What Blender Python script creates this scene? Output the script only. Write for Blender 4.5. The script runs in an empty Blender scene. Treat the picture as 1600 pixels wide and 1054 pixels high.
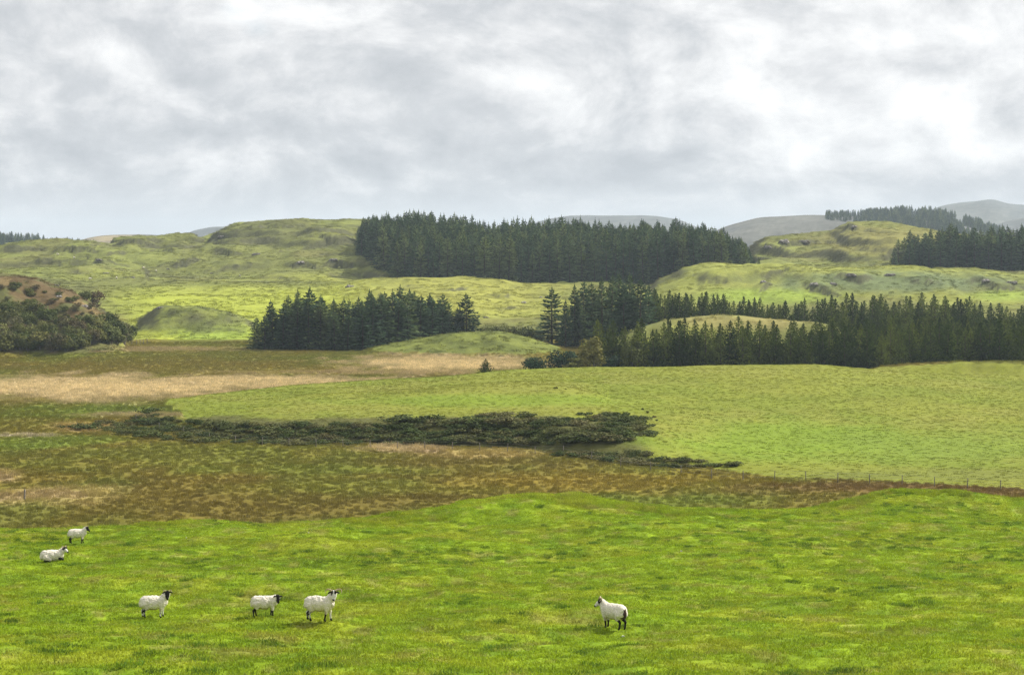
import bpy, bmesh, math, random
import numpy as np
from mathutils import Vector, Matrix

sc = bpy.context.scene
COL = sc.collection
random.seed(7)
RNG = np.random.default_rng(7)

# ------------------------------------------------------------------ camera
FPX, CX, YH = 3111.0, 800.0, 400.0          # focal length, centre and horizon of the 1600 px wide photograph
cam_d = bpy.data.cameras.new('camera')
cam = bpy.data.objects.new('camera', cam_d)
COL.objects.link(cam)
cam_d.sensor_width = 36.0
cam_d.lens = 36.0 * FPX / 1600.0
cam_d.shift_y = -(527.0 - YH) / 1600.0
cam_d.clip_start, cam_d.clip_end = 0.5, 20000
cam.location = (0, 0, 0)
cam.rotation_euler = (math.pi / 2, 0, 0)
sc.camera = cam

# ------------------------------------------------------------------ sky
SUN_AZ, SUN_EL = math.radians(60), math.radians(42)      # azimuth clockwise from the view direction
world = bpy.data.worlds.new('World')
sc.world = world
world.use_nodes = True
wt = world.node_tree
wt.nodes.clear()


def nd(tree, typ, **kw):
    n = tree.nodes.new(typ)
    for k, v in kw.items():
        setattr(n, k, v)
    return n


def lk(tree, a, b):
    tree.links.new(a, b)


def math_n(tree, op, a, b=None, c=None, clamp=False):
    n = nd(tree, 'ShaderNodeMath', operation=op)
    n.use_clamp = clamp
    for i, v in enumerate((a, b, c)):
        if v is None:
            continue
        if isinstance(v, (int, float)):
            n.inputs[i].default_value = v
        else:
            lk(tree, v, n.inputs[i])
    return n.outputs[0]


def mix_rgb(tree, fac, a, b, blend='MIX'):
    n = nd(tree, 'ShaderNodeMix', data_type='RGBA', blend_type=blend)
    for sock, v in ((n.inputs[0], fac), (n.inputs[6], a), (n.inputs[7], b)):
        if isinstance(v, (int, float)):
            sock.default_value = v
        elif isinstance(v, tuple):
            sock.default_value = (*v, 1) if len(v) == 3 else v
        else:
            lk(tree, v, sock)
    return n.outputs[2]


def noise_n(tree, vec, scale, detail=4.0, rough=0.55, lac=2.0, dist=0.0, typ='FBM'):
    n = nd(tree, 'ShaderNodeTexNoise', noise_dimensions='3D')
    n.noise_type = typ
    n.inputs['Scale'].default_value = scale
    n.inputs['Detail'].default_value = detail
    n.inputs['Roughness'].default_value = rough
    n.inputs['Lacunarity'].default_value = lac
    n.inputs['Distortion'].default_value = dist
    if vec is not None:
        lk(tree, vec, n.inputs['Vector'])
    return n


def maprange(tree, v, a, b, c=0.0, d=1.0, smooth=True):
    n = nd(tree, 'ShaderNodeMapRange', interpolation_type='SMOOTHSTEP' if smooth else 'LINEAR')
    lk(tree, v, n.inputs[0])
    for i, x in zip((1, 2, 3, 4), (a, b, c, d)):
        n.inputs[i].default_value = x
    return n.outputs[0]


def build_sky():
    t = wt
    tc = nd(t, 'ShaderNodeTexCoord')
    sep = nd(t, 'ShaderNodeSeparateXYZ')
    lk(t, tc.outputs['Generated'], sep.inputs[0])
    el = sep.outputs[2]

    def mapped(zs, off):
        m = nd(t, 'ShaderNodeMapping')
        m.inputs['Location'].default_value = off
        m.inputs['Scale'].default_value = (1, 1, zs)
        lk(t, tc.outputs['Generated'], m.inputs[0])
        return m.outputs[0]

    def vadd(v, w, k=None):
        a = nd(t, 'ShaderNodeVectorMath', operation='ADD')
        lk(t, v, a.inputs[0])
        if isinstance(w, tuple):
            a.inputs[1].default_value = w
        else:
            sc_ = nd(t, 'ShaderNodeVectorMath', operation='SCALE')
            lk(t, w, sc_.inputs[0]); sc_.inputs['Scale'].default_value = k
            lk(t, sc_.outputs[0], a.inputs[1])
        return a.outputs[0]
    big = noise_n(t, mapped(3.0, BIG_OFF), 4.2, 2, 0.5).outputs['Fac']
    v = mapped(1.8, MID_OFF)
    v = vadd(v, noise_n(t, v, 7.0, 2, 0.5).outputs['Color'], 0.07)
    mid = noise_n(t, v, 9.0, 9, 0.61).outputs['Fac']
    # the same cloud a little towards the sun: the difference shows which side of each billow is lit
    mid2 = noise_n(t, vadd(v, (0.010, 0.004, 0.018)), 9.0, 8, 0.61).outputs['Fac']
    lit = math_n(t, 'SUBTRACT', mid, mid2)
    streak = noise_n(t, mapped(9.0, (1.0, 2.0, 0.0)), 5.0, 3, 0.5).outputs['Fac']
    s = math_n(t, 'ADD', math_n(t, 'MULTIPLY', big, 0.85), math_n(t, 'MULTIPLY', mid, 0.70))
    s = math_n(t, 'ADD', s, math_n(t, 'MULTIPLY', lit, 2.1))
    # towards the sun the cloud is thinner and brighter
    sv = nd(t, 'ShaderNodeVectorMath', operation='DOT_PRODUCT')
    sd = Vector((math.sin(SUN_AZ) * math.cos(SUN_EL), math.cos(SUN_AZ) * math.cos(SUN_EL), math.sin(SUN_EL)))
    lk(t, tc.outputs['Generated'], sv.inputs[0])
    sv.inputs[1].default_value = sd
    s = math_n(t, 'ADD', s, maprange(t, sv.outputs['Value'], 0.22, 0.85, 0.0, 0.22, smooth=False))
    # darker flat bases low down, where one looks through many layers edge-on
    lowb = maprange(t, el, 0.030, 0.085, 1.0, 0.0)
    s = math_n(t, 'SUBTRACT', s, math_n(t, 'MULTIPLY', lowb, 0.15))
    s = math_n(t, 'ADD', s, math_n(t, 'MULTIPLY', math_n(t, 'SUBTRACT', streak, 0.5), math_n(t, 'MULTIPLY', lowb, 0.55)))
    ramp = nd(t, 'ShaderNodeValToRGB')
    cr = ramp.color_ramp
    pts = [(0.0, (0.49, 0.51, 0.54)), (0.35, (0.60, 0.618, 0.642)), (0.6, (0.745, 0.752, 0.765)),
           (0.82, (0.87, 0.875, 0.88)), (1.0, (0.96, 0.958, 0.95))]
    cr.elements[0].position, cr.elements[1].position = pts[0][0], pts[-1][0]
    cr.elements[0].color, cr.elements[1].color = (*pts[0][1], 1), (*pts[-1][1], 1)
    for p, c in pts[1:-1]:
        e = cr.elements.new(p); e.color = (*c, 1)
    lk(t, maprange(t, s, SKY_LO, SKY_HI, 0, 1, smooth=False), ramp.inputs[0])
    # pale band of distant cloud on the horizon
    hz = maprange(t, el, 0.010, 0.042, 0.75, 0.0)
    ccol = mix_rgb(t, hz, ramp.outputs[0], (0.70, 0.722, 0.75))
    bg_c = nd(t, 'ShaderNodeBackground'); lk(t, ccol, bg_c.inputs[0]); bg_c.inputs[1].default_value = 0.72
    sky = nd(t, 'ShaderNodeTexSky', sky_type='NISHITA')
    sky.sun_disc = False
    sky.sun_elevation = SUN_EL
    sky.sun_rotation = SUN_AZ
    bg_s = nd(t, 'ShaderNodeBackground'); lk(t, sky.outputs[0], bg_s.inputs[0]); bg_s.inputs[1].default_value = 0.1
    # blue gaps higher up
    gap = noise_n(t, mapped(2.0, GAP_OFF), 5.5, 4, 0.55).outputs['Fac']
    hole = math_n(t, 'MULTIPLY', maprange(t, gap, 0.60, 0.68, 0, 1), maprange(t, el, 0.09, 0.14, 0, 1))
    cover = math_n(t, 'SUBTRACT', 1.0, hole, clamp=True)
    mx = nd(t, 'ShaderNodeMixShader')
    lk(t, cover, mx.inputs[0]); lk(t, bg_s.outputs[0], mx.inputs[1]); lk(t, bg_c.outputs[0], mx.inputs[2])
    out = nd(t, 'ShaderNodeOutputWorld')
    lk(t, mx.outputs[0], out.inputs[0])


BIG_OFF, MID_OFF, GAP_OFF = (4.7, 6.7, 6.0), (7.2, 4.0, 8.4), (2.2, 8.4, 3.3)
SKY_LO, SKY_HI = 0.32, 1.14
build_sky()

sun_d = bpy.data.lights.new('sun', 'SUN')
sun_d.energy = 4.6
sun_d.angle = math.radians(1.2)
sun_d.color = (1.0, 0.955, 0.87)
sun = bpy.data.objects.new('sun', sun_d)
COL.objects.link(sun)
to_sun = Vector((math.sin(SUN_AZ) * math.cos(SUN_EL), math.cos(SUN_AZ) * math.cos(SUN_EL), math.sin(SUN_EL)))
sun.rotation_euler = to_sun.to_track_quat('Z', 'Y').to_euler()
sun.location = to_sun * 300

vs = sc.view_settings
sc.display_settings.display_device = 'sRGB'
vs.view_transform, vs.look, vs.exposure, vs.gamma = 'Standard', 'None', 0.62, 1.0
vs.use_curve_mapping = False
sc.render.engine = 'CYCLES'
sc.cycles.max_bounces = 4
sc.cycles.diffuse_bounces = 2
sc.cycles.transmission_bounces = 3
sc.cycles.transparent_max_bounces = 4
sc.cycles.volume_bounces = 0
sc.cycles.use_denoising = True
sc.cycles.denoiser = 'OPENIMAGEDENOISE'
sc.cycles.denoising_input_passes = 'RGB_ALBEDO_NORMAL'
sc.cycles.denoising_prefilter = 'NONE'
sc.cycles.use_adaptive_sampling = True
sc.cycles.adaptive_threshold = 0.02
world.cycles.sampling_method = 'MANUAL'
world.cycles.sample_map_resolution = 256
sc.cycles.sample_clamp_indirect = 4.0


# ------------------------------------------------------------------ numeric helpers
def _hash(ix, iy, seed):
    h = (ix.astype(np.int64) * 374761393 + iy.astype(np.int64) * 668265263 + seed * 1442695041) & 0xffffffff
    h = ((h ^ (h >> 13)) * 1274126177) & 0xffffffff
    return ((h ^ (h >> 16)) & 0xffffff) / float(0xffffff)


def vnoise(x, y, seed=0):
    ix, iy = np.floor(x), np.floor(y)
    fx, fy = x - ix, y - iy
    u, v = fx * fx * fx * (fx * (fx * 6 - 15) + 10), fy * fy * fy * (fy * (fy * 6 - 15) + 10)
    a, b = _hash(ix, iy, seed), _hash(ix + 1, iy, seed)
    c, d = _hash(ix, iy + 1, seed), _hash(ix + 1, iy + 1, seed)
    return (a + (b - a) * u) * (1 - v) + (c + (d - c) * u) * v


def fbm(x, y, octv=4, seed=0, gain=0.5):
    """fractal noise, about -1 .. 1"""
    s, amp, tot = 0.0, 1.0, 0.0
    ca, sa = math.cos(0.6), math.sin(0.6)
    for o in range(octv):
        s = s + amp * (vnoise(x, y, seed + o * 17) * 2 - 1)
        tot += amp
        amp *= gain
        x, y = (x * ca - y * sa) * 2.03 + 11.3, (x * sa + y * ca) * 2.03 - 4.7
    return s / tot * 1.6


def sstep(a, b, x):
    t = np.clip((x - a) / (b - a), 0, 1)
    return t * t * (3 - 2 * t)


def ip(px, pts):
    """smooth curve through (x, y) points: monotone cubic, held at the ends"""
    xs = np.array([p[0] for p in pts], float)
    ys = np.array([p[1] for p in pts], float)
    K = len(xs)
    h = np.diff(xs); d = np.diff(ys) / h
    m = np.zeros(K)
    for k in range(1, K - 1):
        if d[k - 1] * d[k] > 0:
            m[k] = 2 * d[k - 1] * d[k] / (d[k - 1] + d[k])
    x = np.clip(px, xs[0], xs[-1])
    k = np.clip(np.searchsorted(xs, x, 'right') - 1, 0, K - 2)
    t = (x - xs[k]) / h[k]
    t2, t3 = t * t, t * t * t
    return (2 * t3 - 3 * t2 + 1) * ys[k] + (t3 - 2 * t2 + t) * h[k] * m[k] + (-2 * t3 + 3 * t2) * ys[k + 1] + (t3 - t2) * h[k] * m[k + 1]


def pchip_cols(D, R, Z):
    """D[nr] depths, knots R[K, nc], Z[K, nc] -> z[nr, nc]"""
    K, nc = R.shape
    h = np.diff(R, axis=0); d = np.diff(Z, axis=0) / h
    M = np.zeros_like(Z)
    s = d[:-1] * d[1:]
    M[1:-1] = np.where(s > 0, 2 * s / np.where(np.abs(d[:-1] + d[1:]) < 1e-9, 1, d[:-1] + d[1:]), 0)
    M[0], M[-1] = d[0], d[-1]
    out = np.zeros((len(D), nc))
    DD = D[:, None]
    for k in range(K - 1):
        m = (DD >= R[k]) & (DD < R[k + 1]) if k < K - 2 else (DD >= R[k])
        t = np.clip((DD - R[k]) / h[k], 0, 1)
        t2, t3 = t * t, t * t * t
        z = (2 * t3 - 3 * t2 + 1) * Z[k] + (t3 - 2 * t2 + t) * h[k] * M[k] + (-2 * t3 + 3 * t2) * Z[k + 1] + (t3 - t2) * h[k] * M[k + 1]
        out = np.where(m, z, out)
    return out


# ------------------------------------------------------------------ the land: one height field
TC = 0.45
fan = np.tan(np.radians(np.linspace(-17.5, 17.5, 500)))
edge = np.linspace(fan[-1], TC, 14)[1:]
tcol = np.concatenate([-edge[::-1], fan, edge])
th_c = math.atan(TC)
back = np.linspace(th_c, math.pi, 26)[1:]
theta = np.concatenate([-back[::-1], np.arctan(tcol), back])          # last column meets the first behind the camera
tcl = np.clip(np.tan(np.clip(theta, -th_c, th_c)), -TC, TC)
Drow = np.concatenate([np.linspace(2, 40, 14), np.arange(40.5, 130, 0.5), np.arange(130, 178, 2.2), np.arange(178, 300, 0.8),
                       np.arange(300, 420, 1.1), np.arange(420, 700, 1.8), np.arange(700, 1320, 2.8),
                       np.linspace(1322, 2600, 64), np.linspace(2640, 5200, 56), np.linspace(5300, 7000, 8)])
PX = CX + FPX * tcl
BOG = -24.0


def zy(y, D):
    return -(y - YH) / FPX * D


CREST_Y = [(-700, 835), (0, 826), (150, 827), (300, 823), (450, 818), (600, 809), (680, 800), (740, 788), (800, 778), (850, 776), (950, 782),
           (1050, 790), (1150, 798), (1200, 800), (1260, 797), (1330, 787), (1380, 772), (1430, 766), (1500, 769), (1560, 776), (1600, 782), (2200, 800)]
CREST_D = [(-700, 124), (0, 124), (500, 126), (820, 132), (1200, 134), (1430, 146), (1700, 146), (2200, 140)]
FOOT_Y = [(-700, 640), (200, 652), (260, 668), (330, 684), (420, 691), (600, 694), (800, 700), (900, 712), (1000, 724), (1100, 732), (1200, 742), (1400, 752), (1600, 765), (2200, 780)]
BANK_Z = [(-700, -24.1), (200, -24.1), (250, -23.3), (350, -22.5), (500, -21.8), (700, -21.4), (950, -21.5), (1030, -22.2), (1120, -23.3), (1250, -23.8), (1600, -23.85), (2200, -23.85)]
BANK_RUN = [(-700, 10), (900, 11), (1100, 22), (1300, 30), (2200, 30)]
FCR_D = [(-700, 312), (250, 314), (400, 345), (560, 366), (700, 377), (830, 380), (950, 382), (1270, 384), (1600, 380), (2200, 380)]
FCR_Y = [(-700, 645), (200, 640), (260, 630), (400, 610), (560, 597), (700, 588), (830, 578), (950, 575), (1100, 573), (1270, 571), (1370, 577), (1500, 586), (1600, 590), (2200, 592)]

crest_y, crest_d = ip(PX, CREST_Y), ip(PX, CREST_D)
one = np.ones_like(PX)
crest_d = np.maximum(crest_d, 122)


def knots(*rows):
    R = np.array([r[0] * one if np.isscalar(r[0]) else r[0] for r in rows])
    Z = np.array([r[1] * one if np.isscalar(r[1]) else r[1] for r in rows])
    return R, Z


Rk, Zk = knots((2, -1.75), (48, zy(1054, 48)), (72, zy(966, 72)), (112, zy(848, 112)), (crest_d, zy(crest_y, crest_d)),
               (crest_d + 36, -23.4), (crest_d + 48, BOG), (350, BOG), (520, BOG), (600, -20.5), (700, -14.6), (850, -8.0),
               (1000, -4.0), (1300, -6.0), (2000, -10), (9000, -12))
Zg = pchip_cols(Drow, Rk, Zk)
DD = Drow[:, None] * np.ones_like(PX)[None, :]
PXX = PX[None, :] * np.ones_like(Drow)[:, None]

foot_d = -BOG * FPX / (ip(PX, FOOT_Y) - YH)
bank_d = foot_d + ip(PX, BANK_RUN)
fcr_d = np.maximum(ip(PX, FCR_D), bank_d + 5)
fcr_z = zy(ip(PX, FCR_Y), fcr_d)
fcr_z = np.where(PX < 250, np.minimum(fcr_z, BOG + 0.8 * sstep(180, 250, PX)), fcr_z)
Rf, Zf = knots((foot_d, BOG), (bank_d, ip(PX, BANK_Z)), (fcr_d, fcr_z), (fcr_d + 32, -24.5), (fcr_d + 34, -24.5))
Zfield = pchip_cols(Drow, Rf, Zf)
infield = (DD > foot_d) & (DD < fcr_d + 30) & (PXX > 205)
Zg = np.where(infield, np.maximum(Zg, Zfield), Zg)
infield &= (DD < fcr_d + 14)
_iy = YH - Zg / DD * FPX
infield &= PXX > 258 + np.maximum(0, _iy - 633) * 1.9 + 8 * fbm(PXX / 9, _iy / 4, 3, 9)

base0 = Zg.copy()


def zcol(D):
    """base height of every column at depth D"""
    i = int(np.clip(np.searchsorted(Drow, D), 1, len(Drow) - 1))
    a = (D - Drow[i - 1]) / (Drow[i] - Drow[i - 1])
    return base0[i - 1] * (1 - a) + base0[i] * a


def ridge(pts, D0, wf, wb, fray=0.0, power=2.0):
    global Zg
    top = zy(ip(PX, pts), D0)
    h = np.maximum(0, top - zcol(D0))
    h = np.where((PX < pts[0][0]) | (PX > pts[-1][0]), 0, h) if pts[0][0] > -600 or pts[-1][0] < 2100 else h
    d = DD - D0
    if fray:
        d = d + fray * fbm(PXX * D0 / FPX / (fray * 3), DD / (fray * 3), 3, int(D0))
    t = np.where(d < 0, -d / wf, d / wb)
    Zg = np.maximum(Zg, base0 + h[None, :] * np.clip(1 - np.abs(t) ** power, 0, 1) ** 2)


# the mound with the bramble flank in the middle field
ridge([(430, 650), (500, 638), (600, 621), (750, 606), (860, 603), (930, 614), (1000, 640), (1050, 662)], 302, 30, 45, 5)
# scrub hill on the left
ridge([(-700, 415), (0, 430), (40, 434), (90, 446), (130, 464), (170, 497), (215, 545)], 545, 74, 90, 10)
# small knoll beyond the bog, low mound before the spruces
ridge([(195, 532), (222, 500), (255, 477), (300, 477), (345, 484), (380, 497), (430, 524)], 592, 30, 34, 5)
ridge([(520, 562), (580, 544), (640, 528), (700, 515), (770, 509), (820, 518), (865, 538), (915, 562)], 500, 34, 24, 3)
# knoll seen in the plantation gap and bank behind the field
ridge([(960, 520), (1010, 500), (1050, 491), (1120, 488), (1200, 491), (1270, 498), (1350, 520)], 495, 30, 30, 3)
ridge([(1330, 588), (1380, 572), (1450, 566), (1600, 564), (2200, 564)], 399, 11, 14, 2)
# slope below the big wood, ground of the wood
ridge([(500, 445), (600, 436), (700, 437), (800, 444), (860, 452), (930, 465)], 765, 170, 40, 12)
ridge([(540, 420), (600, 402), (660, 395), (740, 400), (790, 409), (850, 405), (1000, 411), (1100, 412), (1150, 422), (1190, 430)], 900, 110, 130)
# ridges on the right
ridge([(985, 462), (1030, 438), (1080, 420), (1130, 410), (1180, 411), (1250, 416), (1320, 419), (1400, 420), (1500, 424), (1600, 430), (2200, 430)], 760, 95, 60, 12)
ridge([(1130, 412), (1160, 402), (1185, 384), (1200, 377), (1260, 371), (1305, 364), (1330, 353), (1390, 350), (1440, 356), (1500, 366), (1600, 376), (2200, 380)], 1000, 190, 150, 20)
# hills on the left
ridge([(250, 392), (330, 368), (370, 351), (420, 347), (480, 345), (540, 346), (590, 348), (640, 352), (720, 368), (820, 395)], 1150, 330, 160, 30)
ridge([(140, 398), (165, 384), (185, 372), (205, 367), (250, 368), (290, 365), (320, 372), (350, 390)], 1060, 190, 120, 20)
ridge([(-700, 380), (0, 382), (40, 378), (80, 377), (120, 378), (160, 382), (230, 400)], 1000, 230, 140, 20)
# far hills
ridge([(-700, 372), (0, 379), (140, 383), (190, 386), (260, 390)], 1900, 300, 300)
ridge([(90, 392), (130, 378), (160, 372), (185, 369), (230, 367), (330, 380)], 2300, 400, 400)
ridge([(250, 385), (310, 362), (345, 357), (400, 356), (450, 346), (500, 343), (560, 349), (640, 375)], 3900, 700, 500)
ridge([(760, 380), (820, 354), (860, 342), (900, 338), (1000, 339), (1050, 343), (1080, 352), (1150, 380)], 4000, 700, 500)
ridge([(1070, 385), (1120, 356), (1150, 346), (1190, 337), (1260, 334), (1330, 333), (1390, 333), (1450, 337), (1500, 345), (1540, 355), (1620, 372), (2200, 372)], 2250, 500, 400)
ridge([(1380, 380), (1440, 338), (1475, 323), (1520, 316), (1550, 311), (1580, 317), (1620, 318), (1700, 312), (1900, 330), (2200, 350)], 4700, 800, 500)
ridge([(1500, 385), (1560, 350), (1590, 342), (1650, 334), (1800, 336), (2200, 360)], 3200, 500, 500)

rad = Drow[:, None] / np.cos(np.clip(theta, -th_c, th_c))[None, :]
XX = rad * np.sin(theta)[None, :]
YY = rad * np.cos(theta)[None, :]

pasture = DD < (crest_d + 38)[None, :]
upland = (~pasture) & (~infield) & (Zg > BOG + 0.9) & (DD > 405)
upland |= (DD > 560)
bog = ~(pasture | infield | upland)

# relief
near = sstep(1500, 900, DD)
def fm(mask, sx, sy, octv, seed):
    out = np.zeros_like(XX)
    out[mask] = fbm(XX[mask] / sx, YY[mask] / sy, octv, seed)
    return out


relief = np.where(pasture, 0.12 * fm(pasture, 1.5, 1.1, 4, 21) + 0.30 * fm(pasture, 11, 8, 3, 5) + 0.16 * np.maximum(0, fm(pasture, 3.4, 2.2, 3, 33) - 0.15), 0)
relief = np.where(bog, 0.04 * fm(bog, 2.6, 2.6, 3, 41) + 0.22 * fm(bog, 16, 12, 3, 43), relief)
relief = np.where(infield, 0.05 * fm(infield, 1.8, 1.8, 2, 51) + 0.16 * fm(infield, 14, 11, 3, 53), relief)
upw = sstep(0.3, 4.0, base0 * 0 + (Zg - BOG)) * upland
rug = 1.5 * fm(upland, 55, 45, 4, 61) + 0.5 * fm(upland, 14, 12, 3, 63)
bright = sstep(120, 260, PXX) * sstep(640, 520, PXX) * sstep(800, 700, DD)                      # the smooth meadow
rug *= 1 - 0.75 * bright
far_big = sstep(1300, 1900, DD)
rug = rug * (1 - far_big) + far_big * (5 * fm(upland, 330, 330, 4, 67) + 1.5 * fm(upland, 80, 80, 3, 68))
Z = Zg + relief + upw * rug
# rock steps (basalt terraces): flat tread, steep riser
S = 5.0
q = (Z + 4.0 * fm(upland, 70, 60, 3, 71)) / S
fr = q - np.floor(q)
stair = (np.floor(q) + sstep(0.62, 0.94, fr) - q) * S
tw = sstep(0.0, 0.35, fm(upland, 120, 80, 3, 73) + 0.12) * upw * sstep(600, 720, DD) * near * (1 - 0.92 * bright)
Z = Z + 0.62 * stair * tw
Z = np.where(DD > 6900, np.minimum(Z, -12), Z)

SCARPS = [(340, 373, 20, 10), (210, 375, 32, 12), (400, 358, 48, 10), (418, 376, 30, 9), (515, 368, 34, 12), (350, 395, 42, 12), (292, 405, 18, 14), (392, 411, 30, 8),
          (470, 411, 32, 14), (530, 412, 30, 16), (465, 391, 30, 8), (120, 388, 38, 15), (155, 408, 28, 8), (40, 385, 50, 12), (190, 397, 24, 8), (250, 390, 24, 7), (80, 412, 30, 6),
          (230, 420, 26, 6), (330, 424, 30, 5), (120, 425, 26, 5), (430, 432, 40, 5), (1245, 377, 32, 14), (1300, 377, 16, 8), (1200, 388, 20, 17), (1328, 360, 16, 10), (1365, 371, 20, 7),
          (1355, 389, 24, 7), (1305, 400, 24, 7), (1400, 402, 30, 7), (1235, 428, 34, 8), (1335, 432, 28, 13), (1284, 450, 26, 11), (1196, 446, 14, 10), (1550, 445, 40, 12), (1450, 440, 40, 9), (1110, 432, 26, 8),
          (710, 450, 28, 7), (777, 461, 18, 6), (646, 447, 24, 6), (590, 462, 22, 6), (800, 478, 20, 7)]
Zs = Z.copy()
SC_W = np.zeros_like(Z)
IY0 = YH - Zs / DD * FPX
for k, (sx, sy, hw, hp) in enumerate(SCARPS):
    j = int(np.argmin(np.abs(PX - sx)))
    rows = np.where((Drow > 600) & (Drow < 1300) & (IY0[:, j] <= sy + hp * 0.5))[0]
    if not len(rows):
        continue
    d0 = Drow[rows[0]]
    jj = np.where(np.abs(PX - sx) < hw * 2.2)[0]
    ii = np.where((Drow > d0 - 30) & (Drow < d0 + 150))[0]
    sub = np.ix_(ii, jj)
    wx = (XX[sub] - (sx - CX) / FPX * d0) / (hw * 1.25 / FPX * d0)
    n1 = fbm(XX[sub] / 11, YY[sub] / 60, 4, 300 + k, 0.65)
    d = DD[sub] - d0 + 9 * n1 + 9 * wx * math.sin(k * 1.7)
    hgt = hp * d0 / FPX * 0.66 * sstep(1.25, 0.1, np.abs(wx) + 0.55 * fbm(XX[sub] / 16, YY[sub] / 20, 3, 340 + k))
    Z[sub] += hgt * sstep(-1.7, 1.7, d) * np.exp(-np.maximum(d, 0) / 60)
    SC_W[sub] = np.maximum(SC_W[sub], sstep(1.1, 0.5, np.abs(wx)) * np.exp(-((d + 1) / 4.0) ** 2) * np.clip(hgt, 0, 1))

gx = np.gradient(Z, axis=1) / np.maximum(np.gradient(XX, axis=1) ** 2 + np.gradient(YY, axis=1) ** 2, 1e-6) ** 0.5
gy = np.gradient(Z, axis=0) / np.maximum(np.gradient(rad, axis=0), 1e-6)
SLOPE = np.hypot(gx, gy)
IY = YH - Z / DD * FPX                                   # where each point falls in the photograph


def grid_at(A, X, Y):
    """bilinear lookup of a grid array at plan positions in front of the camera"""
    X, Y = np.asarray(X, float), np.asarray(Y, float)
    j0 = 25
    tt = tcl[j0:j0 + len(tcol)]
    t = np.clip(X / Y, tt[0] + 1e-6, tt[-1] - 1e-6)
    j = np.clip(np.searchsorted(tt, t) - 1, 0, len(tt) - 2)
    i = np.clip(np.searchsorted(Drow, Y) - 1, 0, len(Drow) - 2)
    a = np.clip((Y - Drow[i]) / (Drow[i + 1] - Drow[i]), 0, 1)
    b = (t - tt[j]) / (tt[j + 1] - tt[j])
    j = j + j0
    if A.ndim == 3:
        a, b = a[..., None], b[..., None]
    return (A[i, j] * (1 - a) + A[i + 1, j] * a) * (1 - b) + (A[i, j + 1] * (1 - a) + A[i + 1, j + 1] * a) * b


def ground(X, Y):
    return grid_at(Z, X, Y)


def at_depth(px, D):
    X = (px - CX) / FPX * D
    return X, D


def on_ground(px, y, dmin, dmax):
    """plan position where the line of sight through a photograph point meets the ground between two depths"""
    D = np.linspace(dmin, dmax, 400)
    X = (px - CX) / FPX * D
    g = ground(X, D)
    f = (YH - g / D * FPX) - y
    k = np.where(f <= 0)[0]
    i = k[0] if len(k) else int(np.argmin(np.abs(f)))
    return float(X[i]), float(D[i]), float(g[i])


# ------------------------------------------------------------------ land cover: colours of what grows where, some light and haze painted in
def blend(C, w, col):
    w = np.clip(w, 0, 1)[..., None]
    return C * (1 - w) + np.array(col)[None, None, :] * w


def blob(cx, cy, rx, ry, n=0.45):
    d = np.hypot((PXX - cx) / rx, (IY - cy) / ry)
    return sstep(1.3, 0.35, d + 0.8 * n * nz)


C = np.zeros(Z.shape + (3,))
nz = fbm(XX / 5, YY / 9, 4, 81)
nb = fbm(XX / 22, YY / 30, 4, 83)
nf = fbm(XX / 1.3, YY / 1.6, 2, 85)
# pasture
P = np.zeros_like(C) + np.array((0.195, 0.282, 0.013))
P = blend(P, 0.55 * sstep(-0.3, 0.8, fm(pasture, 2.2, 3.2, 4, 91)), (0.295, 0.320, 0.026))
P = blend(P, 0.65 * sstep(0.05, 0.6, fm(pasture, 1.2, 1.5, 4, 93)), (0.125, 0.215, 0.012))
P = blend(P, 0.5 * sstep(0.35, 0.8, fm(pasture, 1.0, 1.3, 3, 95)), (0.26, 0.23, 0.07))
# bog
B = np.zeros_like(C) + np.array((0.124, 0.102, 0.020))
B = blend(B, 0.85 * sstep(-0.2, 0.45, nb), (0.102, 0.100, 0.018))
B = blend(B, 0.45 * sstep(0.0, 0.7, fm(bog, 18, 34, 3, 97)), (0.100, 0.125, 0.018))
B = blend(B, 0.5 * sstep(0.0, 0.7, fm(bog, 14, 26, 3, 99)), (0.140, 0.095, 0.022))
for (cx, cy, rx, ry, col, w) in [
        (300, 712, 330, 26, (0.112, 0.128, 0.020), .55), (150, 640, 150, 12, (0.10, 0.135, 0.02), .7), (60, 690, 120, 12, (0.14, 0.18, 0.03), .7),
        (470, 735, 240, 9, (0.118, 0.140, 0.02), .5), (1010, 783, 190, 14, (0.105, 0.135, 0.018), .7), (300, 555, 260, 9, (0.15, 0.145, 0.03), .5), (620, 762, 300, 9, (0.15, 0.135, 0.022), .5),
        (420, 790, 340, 24, (0.118, 0.086, 0.020), .8), (950, 752, 260, 16, (0.185, 0.128, 0.022), .7), (1450, 764, 280, 12, (0.118, 0.072, 0.028), .9),
        (250, 574, 420, 16, (0.165, 0.125, 0.032), .6), (760, 722, 160, 12, (0.135, 0.10, 0.028), .6), (20, 800, 90, 22, (0.13, 0.14, 0.03), .5),
        (130, 607, 360, 21, (0.70, 0.55, 0.32), .97), (420, 596, 220, 9, (0.66, 0.52, 0.30), .92), (690, 569, 170, 15, (0.70, 0.55, 0.32), .95), (560, 582, 200, 4, (0.45, 0.34, 0.18), .6),
        (90, 772, 120, 16, (0.40, 0.29, 0.14), .75), (620, 700, 70, 7, (0.56, 0.43, 0.24), .85), (760, 708, 120, 8, (0.36, 0.25, 0.12), .55), (130, 668, 60, 9, (0.38, 0.25, 0.13), .7),
        (220, 648, 110, 4, (0.40, 0.32, 0.18), .7), (260, 545, 130, 5, (0.42, 0.32, 0.17), .7), (40, 680, 60, 3, (0.50, 0.42, 0.30), .8), (10, 745, 30, 12, (0.42, 0.31, 0.16), .7)]:
    B = blend(B, w * blob(cx, cy, rx, ry), col)
B *= np.where(B.sum(-1, keepdims=True) < 0.6, np.array((1.27, 1.33, 1.1)), 1.0)
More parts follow.
